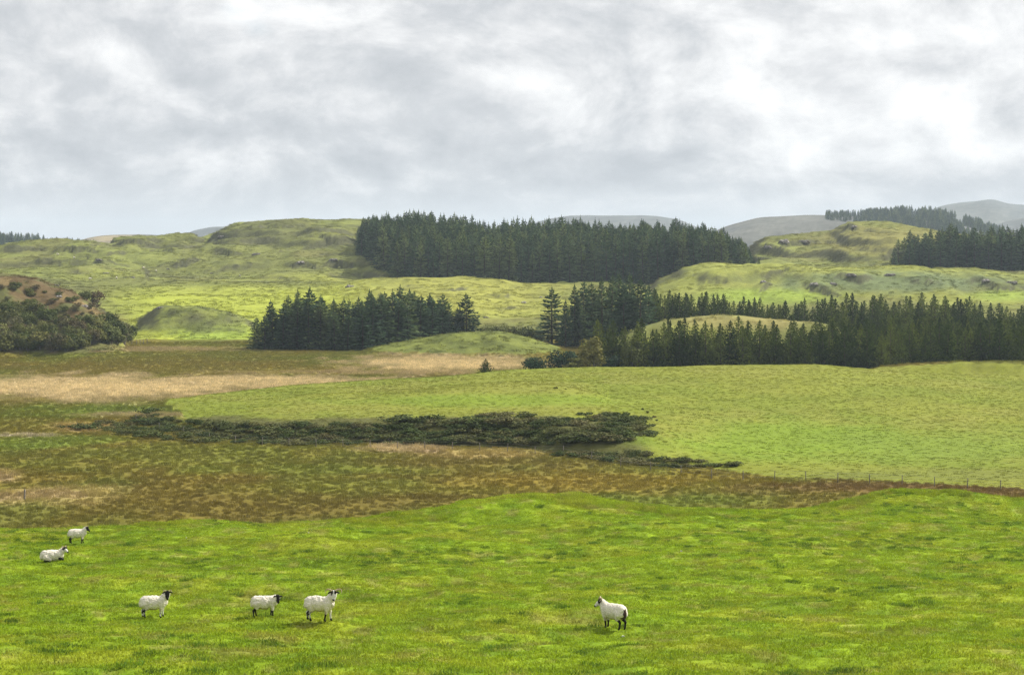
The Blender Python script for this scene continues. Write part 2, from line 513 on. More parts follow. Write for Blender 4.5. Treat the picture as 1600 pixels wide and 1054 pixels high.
# middle field
Fd = np.zeros_like(C) + np.array((0.190, 0.210, 0.029))
Fd = blend(Fd, 0.8 * sstep(-0.2, 0.6, nb), (0.160, 0.195, 0.023))
Fd = blend(Fd, 0.45 * sstep(-0.2, 0.7, fm(infield, 9, 20, 4, 101)), (0.225, 0.226, 0.045))
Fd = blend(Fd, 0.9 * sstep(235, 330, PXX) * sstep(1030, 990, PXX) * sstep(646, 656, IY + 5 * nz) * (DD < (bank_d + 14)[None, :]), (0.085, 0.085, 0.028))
Fd = blend(Fd, 0.8 * blob(1230, 690, 240, 36, .3), (0.165, 0.245, 0.022))
Fd = blend(Fd, 0.8 * blob(1480, 700, 220, 28, .3), (0.165, 0.225, 0.03))
Fd = blend(Fd, 0.8 * blob(760, 625, 260, 11, .3), (0.17, 0.235, 0.026))
Fd = blend(Fd, 0.7 * blob(1500, 742, 300, 10, .3), (0.15, 0.17, 0.035))
# upland
U = np.zeros_like(C) + np.array((0.160, 0.172, 0.046))
U = blend(U, 0.9 * sstep(-0.35, 0.45, fm(upland, 45, 60, 4, 111)), (0.185, 0.205, 0.050))
U = blend(U, 0.5 * sstep(0.0, 0.55, fm(upland, 22, 30, 4, 113)), (0.130, 0.118, 0.044))
U = blend(U, 0.35 * sstep(0.15, 0.6, fm(upland, 9, 14, 4, 117)), (0.088, 0.102, 0.036))
U = blend(U, 0.75 * sstep(0.05, 0.5, fm(upland, 130, 90, 3, 151)), (0.245, 0.262, 0.052))  # sunlit patches painted into the hill colour
U = blend(U, 0.65 * sstep(0.05, 0.5, fm(upland, 110, 70, 3, 153)), (0.105, 0.112, 0.038))  # cloud shadow painted in as broad darker patches
U = blend(U, 0.95 * bright, (0.300, 0.335, 0.045))  # the meadow's sunlit brightness is put into its colour
U = blend(U, 0.9 * blob(340, 520, 80, 26, .2), (0.23, 0.30, 0.045))
U = blend(U, 0.9 * blob(1200, 462, 120, 14, .15), (0.23, 0.30, 0.045))
U = blend(U, 0.9 * blob(1570, 462, 60, 10, .15), (0.22, 0.28, 0.045))
U = blend(U, 0.85 * blob(720, 460, 190, 42, .2), (0.285, 0.285, 0.058))
U = blend(U, 0.8 * blob(1400, 440, 230, 18, .3), (0.115, 0.150, 0.075))
U = blend(U, 0.8 * blob(1390, 378, 140, 30, .3), (0.205, 0.190, 0.055))
U = blend(U, 0.9 * sstep(455, 470, DD) * sstep(530, 518, DD) * sstep(530, 560, PXX) * sstep(910, 880, PXX), (0.150, 0.172, 0.036))
U = blend(U, 0.7 * sstep(0.1, 0.5, fm(upland, 6, 7, 3, 161)) * sstep(455, 470, DD) * sstep(530, 518, DD) * sstep(530, 560, PXX) * sstep(910, 880, PXX), (0.095, 0.112, 0.028))
U = blend(U, 0.72 * sstep(560, 570, DD) * sstep(625, 610, DD) * sstep(205, 225, PXX) * sstep(400, 370, PXX) * sstep(0.2, 2.0, Zg - base0), (0.135, 0.150, 0.045))
U = blend(U, 0.8 * sstep(0.0, 0.5, fm(upland, 4, 5, 3, 141)) * sstep(560, 570, DD) * sstep(625, 610, DD) * sstep(205, 225, PXX) * sstep(400, 370, PXX), (0.09, 0.105, 0.03))
U = blend(U, 0.9 * blob(1480, 578, 160, 12, .3) * (DD < 430), (0.17, 0.20, 0.05))
U = blend(U, 0.8 * blob(1160, 503, 130, 14, .3) * (DD < 540) * (DD > 440), (0.27, 0.235, 0.085))
scrub = sstep(215, 150, PXX) * (DD > 460) * (DD < 640)
U = blend(U, 0.95 * scrub, (0.108, 0.074, 0.036))
U = blend(U, scrub * 0.8 * sstep(0.0, 0.5, fm(upland, 6, 8, 3, 121)), (0.190, 0.140, 0.060))
U = blend(U, scrub * 0.85 * sstep(-0.05, 0.45, fm(upland, 5, 6, 3, 123)), (0.105, 0.112, 0.036))
U = blend(U, np.clip(sstep(0.30, 0.65, SLOPE) * 0.85 + 0.55 * SC_W * sstep(-0.25, 0.35, fm(upland, 3.5, 4, 3, 131)), 0, .9) * (DD > 560) * (DD < 1500), (0.074, 0.074, 0.040))      # heather and bare rock on the risers
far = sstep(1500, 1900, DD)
U = blend(U, far, (0.118, 0.124, 0.120))  # distance haze painted in as pale blue-grey over the far moor
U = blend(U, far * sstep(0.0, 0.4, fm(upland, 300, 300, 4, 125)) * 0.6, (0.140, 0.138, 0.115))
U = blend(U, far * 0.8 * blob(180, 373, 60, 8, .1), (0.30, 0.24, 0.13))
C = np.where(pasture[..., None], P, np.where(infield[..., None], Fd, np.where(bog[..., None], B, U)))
C *= (1 + np.where(infield, 0.06, 0.12) * nf + np.where(infield, 0.05, 0.09) * nz)[..., None]
C = np.clip(C, 0.004, 0.8)
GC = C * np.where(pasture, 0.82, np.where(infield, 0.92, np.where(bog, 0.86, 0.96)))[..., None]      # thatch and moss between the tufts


# ------------------------------------------------------------------ mesh helpers
def np_mesh(name, V, Fq, smooth=True):
    me = bpy.data.meshes.new(name)
    n, k = Fq.shape
    me.vertices.add(len(V)); me.vertices.foreach_set('co', np.ascontiguousarray(V, np.float32).ravel())
    me.loops.add(n * k); me.loops.foreach_set('vertex_index', np.ascontiguousarray(Fq, np.int32).ravel())
    me.polygons.add(n); me.polygons.foreach_set('loop_start', np.arange(0, n * k, k, dtype=np.int32))
    me.update(calc_edges=True)
    me.polygons.foreach_set('use_smooth', np.full(n, smooth, bool))
    return me


def vcol(me, colors, name='tint'):
    a = me.attributes.new(name, 'FLOAT_COLOR', 'POINT')
    c = np.ones((len(colors), 4), np.float32); c[:, :3] = colors
    a.data.foreach_set('color', c.ravel())


def link(name, me, mat=None, parent=None, **props):
    o = bpy.data.objects.new(name, me)
    COL.objects.link(o)
    if mat is not None and me is not None and len(me.materials) == 0:
        me.materials.append(mat)
    if parent is not None:
        o.parent = parent
    for k, v in props.items():
        o[k] = v
    return o


def tag(o, label, cat, group=None):
    o['label'] = label; o['category'] = cat
    if group:
        o['group'] = group
    return o


def empty(name, loc, rz=0.0, s=1.0):
    o = bpy.data.objects.new(name, None)
    COL.objects.link(o)
    o.location = loc; o.rotation_euler = (0, 0, rz); o.scale = (s, s, s)
    o.empty_display_size = 0.2
    return o


# ------------------------------------------------------------------ materials
def new_mat(name):
    m = bpy.data.materials.new(name)
    m.use_nodes = True
    m.node_tree.nodes.clear()
    return m, m.node_tree


def ground_mat(name, scales, amount, bump):
    m, t = new_mat(name)
    at = nd(t, 'ShaderNodeAttribute', attribute_name='tint', attribute_type='GEOMETRY')
    geo = nd(t, 'ShaderNodeNewGeometry')
    v = None
    col = at.outputs['Color']
    hs = []
    for s, a in zip(scales, amount):
        n = noise_n(t, geo.outputs['Position'], s, 5, 0.62)
        f = maprange(t, n.outputs['Fac'], 0.28, 0.72, 1 - a, 1 + a, smooth=False)
        mul = nd(t, 'ShaderNodeVectorMath', operation='SCALE')
        lk(t, col, mul.inputs[0]); lk(t, f, mul.inputs['Scale'])
        col = mul.outputs[0]
        hs.append(n.outputs['Fac'])
    d = nd(t, 'ShaderNodeBsdfPrincipled')
    d.inputs['Roughness'].default_value = 0.95
    d.inputs['Specular IOR Level'].default_value = 0.05
    lk(t, col, d.inputs['Base Color'])
    if bump:
        b = nd(t, 'ShaderNodeBump')
        b.inputs['Strength'].default_value = 0.6
        b.inputs['Distance'].default_value = bump
        lk(t, hs[0], b.inputs['Height']); lk(t, b.outputs[0], d.inputs['Normal'])
    o = nd(t, 'ShaderNodeOutputMaterial')
    lk(t, d.outputs[0], o.inputs[0])
    return m


def leaf_mat(name, col=None, instancer=False, vary=0.25, trans=0.35, rand=0.2, hue2=None, gain=1.0, soft=0.0):
    """foliage: diffuse with light passing through the leaf; colour from the plant's own tint"""
    m, t = new_mat(name)
    if instancer:
        c = nd(t, 'ShaderNodeAttribute', attribute_name='tint', attribute_type='INSTANCER').outputs['Color']
    else:
        r = nd(t, 'ShaderNodeRGB'); r.outputs[0].default_value = (*col, 1); c = r.outputs[0]
    oi = nd(t, 'ShaderNodeObjectInfo')
    if hue2 is not None:
        c = mix_rgb(t, math_n(t, 'POWER', oi.outputs['Random'], 1.6), c, hue2)
    la = nd(t, 'ShaderNodeAttribute', attribute_name='shade', attribute_type='GEOMETRY')
    f = math_n(t, 'MULTIPLY_ADD', la.outputs['Fac'], 2 * vary, gain * 1.0 - vary)
    f = math_n(t, 'MULTIPLY', f, math_n(t, 'MULTIPLY_ADD', oi.outputs['Random'], 2 * rand, 1 - rand))
    mul = nd(t, 'ShaderNodeVectorMath', operation='SCALE')
    lk(t, c, mul.inputs[0]); lk(t, f, mul.inputs['Scale'])
    c = mul.outputs[0]
    d = nd(t, 'ShaderNodeBsdfPrincipled')
    d.inputs['Roughness'].default_value = 0.7
    d.inputs['Specular IOR Level'].default_value = 0.06
    lk(t, c, d.inputs['Base Color'])
    if soft:                                   # a tuft is a brush of fine stems: its average normal leans to the sky
        g = nd(t, 'ShaderNodeNewGeometry')
        mv = nd(t, 'ShaderNodeMix', data_type='VECTOR'); mv.inputs[0].default_value = soft
        lk(t, g.outputs['Normal'], mv.inputs[4]); mv.inputs[5].default_value = (0, 0, 1)
        lk(t, mv.outputs[1], d.inputs['Normal'])
    tr = nd(t, 'ShaderNodeBsdfTranslucent')
    lk(t, mix_rgb(t, 1.0, c, (1.15, 1.1, 0.6), 'MULTIPLY'), tr.inputs['Color'])
    mx = nd(t, 'ShaderNodeMixShader'); mx.inputs[0].default_value = trans
    lk(t, d.outputs[0], mx.inputs[1]); lk(t, tr.outputs[0], mx.inputs[2])
    o = nd(t, 'ShaderNodeOutputMaterial')
    lk(t, mx.outputs[0], o.inputs[0])
    return m


def plain_mat(name, a, b, scale=6.0, rough=0.85, bump=0.0):
    m, t = new_mat(name)
    tc = nd(t, 'ShaderNodeTexCoord')
    n = noise_n(t, tc.outputs['Object'], scale, 6, 0.62)
    c = mix_rgb(t, maprange(t, n.outputs['Fac'], 0.3, 0.7), a, b)
    d = nd(t, 'ShaderNodeBsdfPrincipled')
    d.inputs['Roughness'].default_value = rough
    d.inputs['Specular IOR Level'].default_value = 0.2
    lk(t, c, d.inputs['Base Color'])
    if bump:
        bn = nd(t, 'ShaderNodeBump'); bn.inputs['Distance'].default_value = bump
        lk(t, n.outputs['Fac'], bn.inputs['Height']); lk(t, bn.outputs[0], d.inputs['Normal'])
    o = nd(t, 'ShaderNodeOutputMaterial'); lk(t, d.outputs[0], o.inputs[0])
    return m


M_PAST = ground_mat('pasture_soil', (7.0, 1.6, 0.5), (0.30, 0.22, 0.12), 0.05)
M_BOG = ground_mat('bog_soil', (3.0, 0.6, 0.15), (0.22, 0.14, 0.12), 0.06)
M_FIELD = ground_mat('field_turf', (3.5, 0.8, 0.12), (0.16, 0.10, 0.08), 0.05)
M_UP = ground_mat('upland_turf', (0.9, 0.22, 0.05), (0.22, 0.14, 0.10), 0.25)
M_FAR = ground_mat('far_moor', (0.05, 0.015, 0.004), (0.25, 0.2, 0.1), 0.0)
M_BARK = plain_mat('bark', (0.045, 0.032, 0.024), (0.10, 0.075, 0.058), 5.0, 0.95)
M_TWIG = plain_mat('twig', (0.10, 0.085, 0.07), (0.20, 0.175, 0.15), 5.0, 0.95)
M_ROCK = plain_mat('rock', (0.13, 0.12, 0.11), (0.36, 0.33, 0.30), 1.6, 0.95, 0.1)
M_WOOD = plain_mat('weathered_wood', (0.12, 0.105, 0.085), (0.28, 0.25, 0.21), 9.0, 0.9)
M_WIRE = plain_mat('galvanised_wire', (0.20, 0.20, 0.20), (0.28, 0.28, 0.28), 20.0, 0.5)

# ------------------------------------------------------------------ ground sheets cut from the height field
nr, ncl = Z.shape
VID = np.arange(nr * ncl).reshape(nr, ncl)
quads = np.stack([VID[:-1, :-1], VID[:-1, 1:], VID[1:, 1:], VID[1:, :-1]], -1)
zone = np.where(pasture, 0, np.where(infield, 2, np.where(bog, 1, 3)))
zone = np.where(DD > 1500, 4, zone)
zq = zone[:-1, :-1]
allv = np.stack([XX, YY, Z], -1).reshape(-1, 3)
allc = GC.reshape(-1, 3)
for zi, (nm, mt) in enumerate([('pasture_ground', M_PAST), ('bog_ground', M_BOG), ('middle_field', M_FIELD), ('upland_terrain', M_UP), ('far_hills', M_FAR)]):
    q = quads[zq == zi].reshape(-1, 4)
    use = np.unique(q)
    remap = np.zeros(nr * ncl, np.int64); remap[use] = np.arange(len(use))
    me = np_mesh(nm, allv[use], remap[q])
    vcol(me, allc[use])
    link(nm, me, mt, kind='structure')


# ------------------------------------------------------------------ plant shapes
def tri_mesh(name, tris, shade, mats, midx=None):
    """tris [n,3,3] loose triangles -> mesh with a per-face 'shade' value"""
    V = np.asarray(tris, np.float32).reshape(-1, 3)
    n = len(V) // 3
    me = np_mesh(name, V, np.arange(n * 3).reshape(n, 3), smooth=False)
    a = me.attributes.new('shade', 'FLOAT', 'FACE')
    a.data.foreach_set('value', np.asarray(shade, np.float32))
    for m in mats:
        me.materials.append(m)
    if midx is not None:
        me.polygons.foreach_set('material_index', np.asarray(midx, np.int32))
    return me


def tube_mesh(name, paths, mat, sides=6):
    """tapered tubes; paths: list of [(x,y,z,r), ...]"""
    V, F = [], []
    for path in paths:
        P = np.array(path, float)
        b0 = len(V)
        for k, p in enumerate(P):
            d = P[min(k + 1, len(P) - 1), :3] - P[max(k - 1, 0), :3]
            d /= np.linalg.norm(d) + 1e-9
            u = np.cross(d, (0.31, 0.9, 0.2)); u /= np.linalg.norm(u) + 1e-9
            w = np.cross(d, u)
            for s in range(sides):
                a = 2 * math.pi * s / sides
                V.append(p[:3] + p[3] * (math.cos(a) * u + math.sin(a) * w))
        for k in range(len(P) - 1):
            for s in range(sides):
                s2 = (s + 1) % sides
                F.append((b0 + k * sides + s, b0 + k * sides + s2, b0 + (k + 1) * sides + s2, b0 + (k + 1) * sides + s))
    me = np_mesh(name, np.array(V), np.array(F))
    me.materials.append(mat)
    return me


def grass_clump(name, n, rad_, h0, h1, w, lean, rng, mat, dirx=0.3):
    tris, sh = [], []
    for _ in range(n):
        a, r = rng.uniform(0, 2 * math.pi), rad_ * math.sqrt(rng.uniform())
        p = np.array((math.cos(a) * r, math.sin(a) * r, -0.02))
        h = rng.uniform(h0, h1)
        b = rng.uniform(0, 2 * math.pi)
        l = lean * rng.uniform(0.2, 1.2)
        d = np.array((math.cos(b) * l + dirx * h, math.sin(b) * l, 0))
        yaw = rng.uniform(0, math.pi)
        s = np.array((math.cos(yaw), math.sin(yaw), 0)) * w * rng.uniform(0.7, 1.3)
        mid = p + d * 0.35 + np.array((0, 0, h * 0.62))
        tip = p + d + np.array((0, 0, h))
        tris += [(p - s, p + s, mid + s * .8), (p - s, mid + s * .8, mid - s * .8), (mid - s * .8, mid + s * .8, tip)]
        v = rng.uniform()
        sh += [v, v, v]
    return tri_mesh(name, tris, sh, [mat])


def frond(tris, sh, p, d, length, width, up, rng, n, droop, thick):
    """a conifer branch: needle sprays to both sides of a drooping axis and hanging below it"""
    d = d / np.linalg.norm(d)
    side = np.cross(d, up); side /= np.linalg.norm(side) + 1e-9
    v0 = rng.uniform(0.0, 1.0)
    for k in range(n):
        t = (k + rng.uniform(0.2, 0.8)) / n
        c = p + d * length * t + np.array((0, 0, droop * length * (t * t - 0.4 * t ** 3)))
        wl = width * (1.05 - 0.75 * t) * rng.uniform(0.7, 1.3)
        ln = length / n * rng.uniform(1.1, 1.9)
        for sg in (-1, 1):
            e = c + side * sg * wl + d * ln * rng.uniform(0.3, 1.0) + np.array((0, 0, rng.uniform(-thick, 0.35 * thick)))
            q = c + d * ln * 0.9 + np.array((0, 0, rng.uniform(-.25, .25) * thick))
            tris.append((c - d * ln * 0.2, e, q)); sh.append(np.clip(v0 + rng.uniform(-.35, .35), 0, 1))
        e = c + d * ln * 0.5 + side * rng.uniform(-.4, .4) * wl + np.array((0, 0, -thick * rng.uniform(0.7, 1.8)))
        tris.append((c - d * ln * 0.4, e, c + d * ln * 0.8)); sh.append(np.clip(v0 + rng.uniform(-.35, .35), 0, 1))


def spruce(seed, H=15.0, R=3.1, whorls=30, open_=False):
    rng = np.random.default_rng(seed)
    tris, sh = [], []
    up = np.array((0, 0, 1.0))
    if not open_:
        R *= rng.uniform(0.82, 1.22)
    pw = rng.uniform(0.60, 0.92)
    thin = rng.uniform(0.3, 0.95)
    z0 = 0.03 if not open_ else 0.05
    bend = rng.uniform(-.012, .012, 2) * H
    for k in range(whorls):
        t = z0 + (1 - z0) * (k / whorls) ** 0.92
        z = H * t
        prof = (1 - t) ** pw * (0.80 + 0.2 * min(1, t / 0.12)) * (1 if rng.uniform() > 0.16 else thin)
        Rk_ = R * prof * rng.uniform(0.82, 1.12) + 0.12
        nb_ = int(rng.integers(6, 9)) if t < 0.85 else 5
        a0 = rng.uniform(0, 6.28)
        for b in range(nb_):
            if open_ and rng.uniform() < 0.18:
                continue
            a = a0 + 2 * math.pi * b / nb_ + rng.uniform(-.3, .3)
            L = Rk_ * rng.uniform(0.72, 1.2)
            rise = -0.10 + 0.75 * t ** 2 + rng.uniform(-.1, .1)
            d = np.array((math.cos(a), math.sin(a), rise))
            p = np.array((bend[0] * t * t, bend[1] * t * t, z + rng.uniform(-.2, .2)))
            n = max(2, int(L / 0.52))
            frond(tris, sh, p + d * L * 0.08, d, L * 0.95, 0.20 + 0.17 * L, up, rng, n, -0.16 * (1 - t) + 0.06, 0.30 if not open_ else 0.2)
    for k in range(7):                                            # leader
        z = H * (0.965 + 0.012 * k)
        for b in range(3):
            a = rng.uniform(0, 6.28); l = 0.28 * (1 - k / 8)
            c = np.array((bend[0], bend[1], z))
            tris.append((c, c + np.array((math.cos(a) * l, math.sin(a) * l, 0.12)), c + np.array((0, 0, 0.3)))); sh.append(rng.uniform())
    crown = (tris, sh)
    trunk = [[(0, 0, -0.4, 0.24), (0, 0, H * .3, 0.18), (bend[0] * .4, bend[1] * .4, H * .65, 0.09), (bend[0], bend[1], H * .98, 0.02)]]
    return crown, trunk


def pine(seed, H=13.0, R=3.9, whorls=33):
    """young plantation pine: ovoid crown of upswept branches ending in bottle-brush tufts"""
    rng = np.random.default_rng(seed)
    pw = rng.uniform(0.56, 0.85)
    R *= rng.uniform(0.85, 1.2)
    tris, sh = [], []
    for k in range(whorls):
        t = 0.05 + 0.93 * (k / (whorls - 1)) ** 0.95
        z = H * t
        prof = (1 - t) ** pw * (0.76 + 0.24 * min(1, t / 0.2))
        Rk_ = R * prof * rng.uniform(0.8, 1.15) + 0.06
        nb_ = int(rng.integers(5, 8)) if t < 0.9 else 4
        a0 = rng.uniform(0, 6.28)
        for b in range(nb_):
            a = a0 + 2 * math.pi * b / nb_ + rng.uniform(-.35, .35)
            L = Rk_ * rng.uniform(0.7, 1.2)
            rise = 0.28 + 0.65 * t + rng.uniform(-.15, .15)
            d = np.array((math.cos(a), math.sin(a), rise)); d /= np.linalg.norm(d)
            p = np.array((0, 0, z - 0.2 * L))
            nt = max(2, int(L / 0.36))
            v0 = rng.uniform()
            for q in range(nt):
                s = (q + 0.6) / nt
                if s < 0.2:
                    continue
                c = p + d * L * s + rng.normal(0, 0.15, 3) * (0.35 + L * 0.3)
                g = d * 0.55 + np.array((0, 0, 0.5)) + rng.normal(0, .25, 3)
                g /= np.linalg.norm(g)
                sz = rng.uniform(0.42, 0.72) * (1.1 - 0.6 * t)
                u = np.cross(g, rng.normal(0, 1, 3)); u /= np.linalg.norm(u)
                w = np.cross(g, u)
                for e in range(4):
                    an = e * math.pi / 2 + rng.uniform(-.5, .5)
                    o = (math.cos(an) * u + math.sin(an) * w) * sz * 0.55
                    tris.append((c - g * sz * .2, c + o + g * sz * rng.uniform(.1, .5), c + g * sz * rng.uniform(.5, .9)))
                    sh.append(np.clip(v0 + rng.uniform(-.3, .3), 0, 1))
    for k in range(9):
        a = rng.uniform(0, 6.28); c = np.array((0, 0, H * 0.95 + k * 0.06))
        tris.append((c, c + np.array((math.cos(a) * .22, math.sin(a) * .22, .3)), c + np.array((0, 0, .55)))); sh.append(rng.uniform())
    trunk = [[(0, 0, -0.4, 0.2), (0, 0, H * .4, 0.14), (0, 0, H * .97, 0.03)]]
    return (tris, sh), trunk


def broadleaf(seed, H, R, leaf, nleaf, lobes=9, flat=0.0, stems=5):
    """shrub or small tree: forking stems carrying uneven lobes of leaf faces"""
    rng = np.random.default_rng(seed)
    cs, paths = [], []
    for k in range(lobes):
        a = rng.uniform(0, 6.28); r = R * math.sqrt(rng.uniform()) * 0.72
        z = H * rng.uniform(0.30, 0.82) * (1 - 0.35 * (r / R) ** 2)
        rr = R * rng.uniform(0.28, 0.52)
        cs.append((np.array((math.cos(a) * r, math.sin(a) * r, z)), rr, rng.uniform()))
    for k in range(stems):
        c = cs[k % len(cs)][0]
        j = rng.normal(0, 0.12 * R, 2)
        paths.append([(j[0] * .4, j[1] * .4, -0.3, 0.035 * H * .5), (c[0] * .45 + j[0], c[1] * .45 + j[1], c[2] * .5, 0.02 * H * .5), (c[0], c[1], c[2] + .2 * R, 0.006 * H)])
    tris, sh = [], []
    for _ in range(nleaf):
        c, rr, v = cs[int(rng.integers(len(cs)))]
        d = rng.normal(0, 1, 3); d /= np.linalg.norm(d)
        rad_ = rr * rng.uniform(0.45, 1.12) ** 0.6
        p = c + d * rad_ * np.array((1, 1, 0.85 - flat))
        if p[2] < 0.02 * H:
            p[2] = rng.uniform(0.0, 0.2) * H
        nrm = d + rng.normal(0, .5, 3) + np.array((0, 0, .4)); nrm /= np.linalg.norm(nrm)
        u = np.cross(nrm, rng.normal(0, 1, 3)); u /= np.linalg.norm(u)
        w = np.cross(nrm, u)
        s = leaf * rng.uniform(0.6, 1.4)
        tris.append((p - u * s * .5, p + w * s * .45, p + u * s)); sh.append(np.clip(v * .6 + .2 + rng.uniform(-.3, .3), 0, 1))
        tris.append((p - u * s * .5, p + u * s, p - w * s * .45)); sh.append(np.clip(v * .6 + .2 + rng.uniform(-.3, .3), 0, 1))
    return (tris, sh), paths


M_SPRUCE = leaf_mat('spruce_needles', (0.058, 0.106, 0.054), vary=0.6, trans=0.22, rand=0.3, hue2=(0.110, 0.140, 0.052))
M_PINE = leaf_mat('pine_needles', (0.048, 0.082, 0.016), vary=0.5, trans=0.2, rand=0.35, hue2=(0.105, 0.130, 0.028))
M_BRAMBLE = leaf_mat('bramble_leaves', (0.062, 0.090, 0.022), vary=0.5, trans=0.15, rand=0.3, hue2=(0.100, 0.090, 0.036))
M_SHRUB = leaf_mat('shrub_leaves', (0.088, 0.115, 0.032), vary=0.45, trans=0.18, rand=0.3, hue2=(0.120, 0.115, 0.036))
M_RUSSET = leaf_mat('russet_leaves', (0.125, 0.090, 0.050), vary=0.45, trans=0.15, rand=0.25, hue2=(0.080, 0.080, 0.035))
M_WILLOW = leaf_mat('yellowing_leaves', (0.115, 0.140, 0.030), vary=0.4, trans=0.2, rand=0.2, hue2=(0.150, 0.140, 0.036))
M_HOLLY = leaf_mat('dark_glossy_leaves', (0.030, 0.062, 0.028), vary=0.5, trans=0.08, rand=0.2)
M_GRASS = leaf_mat('grass_blades', instancer=True, vary=0.28, trans=0.3, rand=0.14, soft=0.8, gain=1.1)
M_RUSH = leaf_mat('rush_stems', instancer=True, vary=0.35, trans=0.25, rand=0.2, soft=0.8, gain=1.15)

# ------------------------------------------------------------------ scatter (only for what nobody could count)
def proto_collection(name, meshes):
    c = bpy.data.collections.new(name)
    for k, me in enumerate(meshes):
        o = bpy.data.objects.new('%s_%02d' % (name, k), me)
        c.objects.link(o)
    return c


def scatter(name, coll, nproto, P, scale, tint, label, cat, tilt=0.0, rng=RNG):
    n = len(P)
    me = bpy.data.meshes.new(name)
    me.vertices.add(n); me.vertices.foreach_set('co', np.ascontiguousarray(P, np.float32).ravel())
    def att(nm, typ, key, arr):
        a = me.attributes.new(nm, typ, 'POINT'); a.data.foreach_set(key, arr)
    att('scl', 'FLOAT', 'value', np.asarray(scale, np.float32))
    att('pick', 'INT', 'value', rng.integers(0, nproto, n).astype(np.int32))
    rot = np.zeros((n, 3), np.float32)
    rot[:, :2] = rng.normal(0, tilt, (n, 2)) if tilt else 0
    rot[:, 2] = rng.uniform(0, 2 * math.pi, n)
    att('rot', 'FLOAT_VECTOR', 'vector', rot.ravel())
    if tint is not None:
        vcol(me, np.asarray(tint))
    g = bpy.data.node_groups.new(name + '_scatter', 'GeometryNodeTree')
    g.interface.new_socket('Geometry', in_out='INPUT', socket_type='NodeSocketGeometry')
    g.interface.new_socket('Geometry', in_out='OUTPUT', socket_type='NodeSocketGeometry')
    gi, go = g.nodes.new('NodeGroupInput'), g.nodes.new('NodeGroupOutput')
    iop = g.nodes.new('GeometryNodeInstanceOnPoints')
    ci = g.nodes.new('GeometryNodeCollectionInfo')
    ci.inputs['Collection'].default_value = coll
    ci.inputs['Separate Children'].default_value = True
    ci.inputs['Reset Children'].default_value = True
    iop.inputs['Pick Instance'].default_value = True
    def named(nm, typ):
        a = g.nodes.new('GeometryNodeInputNamedAttribute'); a.data_type = typ
        a.inputs['Name'].default_value = nm
        return a.outputs['Attribute']
    g.links.new(gi.outputs[0], iop.inputs['Points'])
    g.links.new(ci.outputs[0], iop.inputs['Instance'])
    g.links.new(named('pick', 'INT'), iop.inputs['Instance Index'])
    e2r = g.nodes.new('FunctionNodeEulerToRotation')
    g.links.new(named('rot', 'FLOAT_VECTOR'), e2r.inputs[0])
    g.links.new(e2r.outputs[0], iop.inputs['Rotation'])
    g.links.new(named('scl', 'FLOAT'), iop.inputs['Scale'])
    g.links.new(iop.outputs[0], go.inputs[0])
    o = link(name, me, None, kind='stuff')
    tag(o, label, cat)
    md = o.modifiers.new('scatter', 'NODES'); md.node_group = g
    return o


def fan_points(n, d0, d1, half=0.305, rng=RNG):
    """n plan points spread evenly over the wedge the camera looks along"""
    D = np.sqrt(rng.uniform(d0 * d0, d1 * d1, n))
    return rng.uniform(-half, half, n) * D, D


zf = zone.astype(float)
isP, isB, isF, isU = [(zone == k).astype(float) for k in range(4)]


def grow(n, d0, d1, mask, thresh=0.6, keep=None):
    X, Y = fan_points(n, d0, d1)
    ok = grid_at(mask, X, Y) > thresh
    if keep is not None:
        ok &= keep(X, Y)
    X, Y = X[ok], Y[ok]
    zz = ground(X, Y)
    return np.stack([X, Y, zz], -1), grid_at(C, X, Y)


rg = np.random.default_rng(11)
turf = proto_collection('turf_tuft', [grass_clump('turf_tuft', 40, 0.30, 0.03, 0.095, 0.009, 0.06, rg, M_GRASS) for _ in range(5)])
P_, T_ = grow(95000, 42, 150, isP)
scatter('pasture_grass', turf, 5, P_, rg.uniform(0.7, 1.35, len(P_)), T_ * rg.uniform(0.85, 1.2, (len(P_), 1)) * np.array((1.05, 1.05, 1.0)),
        'short bright green grass covering the pasture where the sheep stand', 'grass', 0.1)
tuss = proto_collection('tussock', [grass_clump('tussock', 130, 0.38, 0.06, 0.20, 0.009, 0.12, rg, M_GRASS) for _ in range(4)])
P_, T_ = grow(11000, 46, 150, isP, keep=lambda X, Y: (fbm(X / 2.4, Y / 1.8, 3, 191) + 0.3 * fbm(X / 14, Y / 12, 2, 193)) > 0.46)
scatter('tussock_grass', tuss, 4, P_, rg.uniform(0.35, 0.95, len(P_)), T_ * 0 + np.array((0.075, 0.145, 0.012)) * rg.uniform(0.75, 1.3, (len(P_), 1)),
        'darker rank tussocks of grass dotted over the pasture', 'grass', 0.1)
X_, Y_ = fan_points(60000, 112, 152)
cd_ = np.interp(CX + FPX * X_ / Y_, PX[25:-25], crest_d[25:-25])
ok_ = (Y_ > cd_ - 5) & (Y_ < cd_ + 2.5) & (fbm(X_ / 4, Y_ / 4, 3, 197) > 0.1)
X_, Y_ = X_[ok_], Y_[ok_]
P_, T_ = np.stack([X_, Y_, ground(X_, Y_)], -1), grid_at(C, X_, Y_)
scatter('verge_grass', tuss, 4, P_, rg.uniform(0.4, 1.3, len(P_)), T_ * rg.uniform(0.8, 1.2, (len(P_), 1)) * np.array((1.04, 1.0, 1.1)),
        'longer ragged grass along the far lip of the pasture', 'grass', 0.1)
rush = proto_collection('rush_tuft', [grass_clump('rush_tuft', 60, 0.55, 0.20, 0.55, 0.016, 0.16, rg, M_RUSH, 0.15) for _ in range(5)])
P_, T_ = grow(150000, 170, 545, isB)
lum = T_.sum(1)
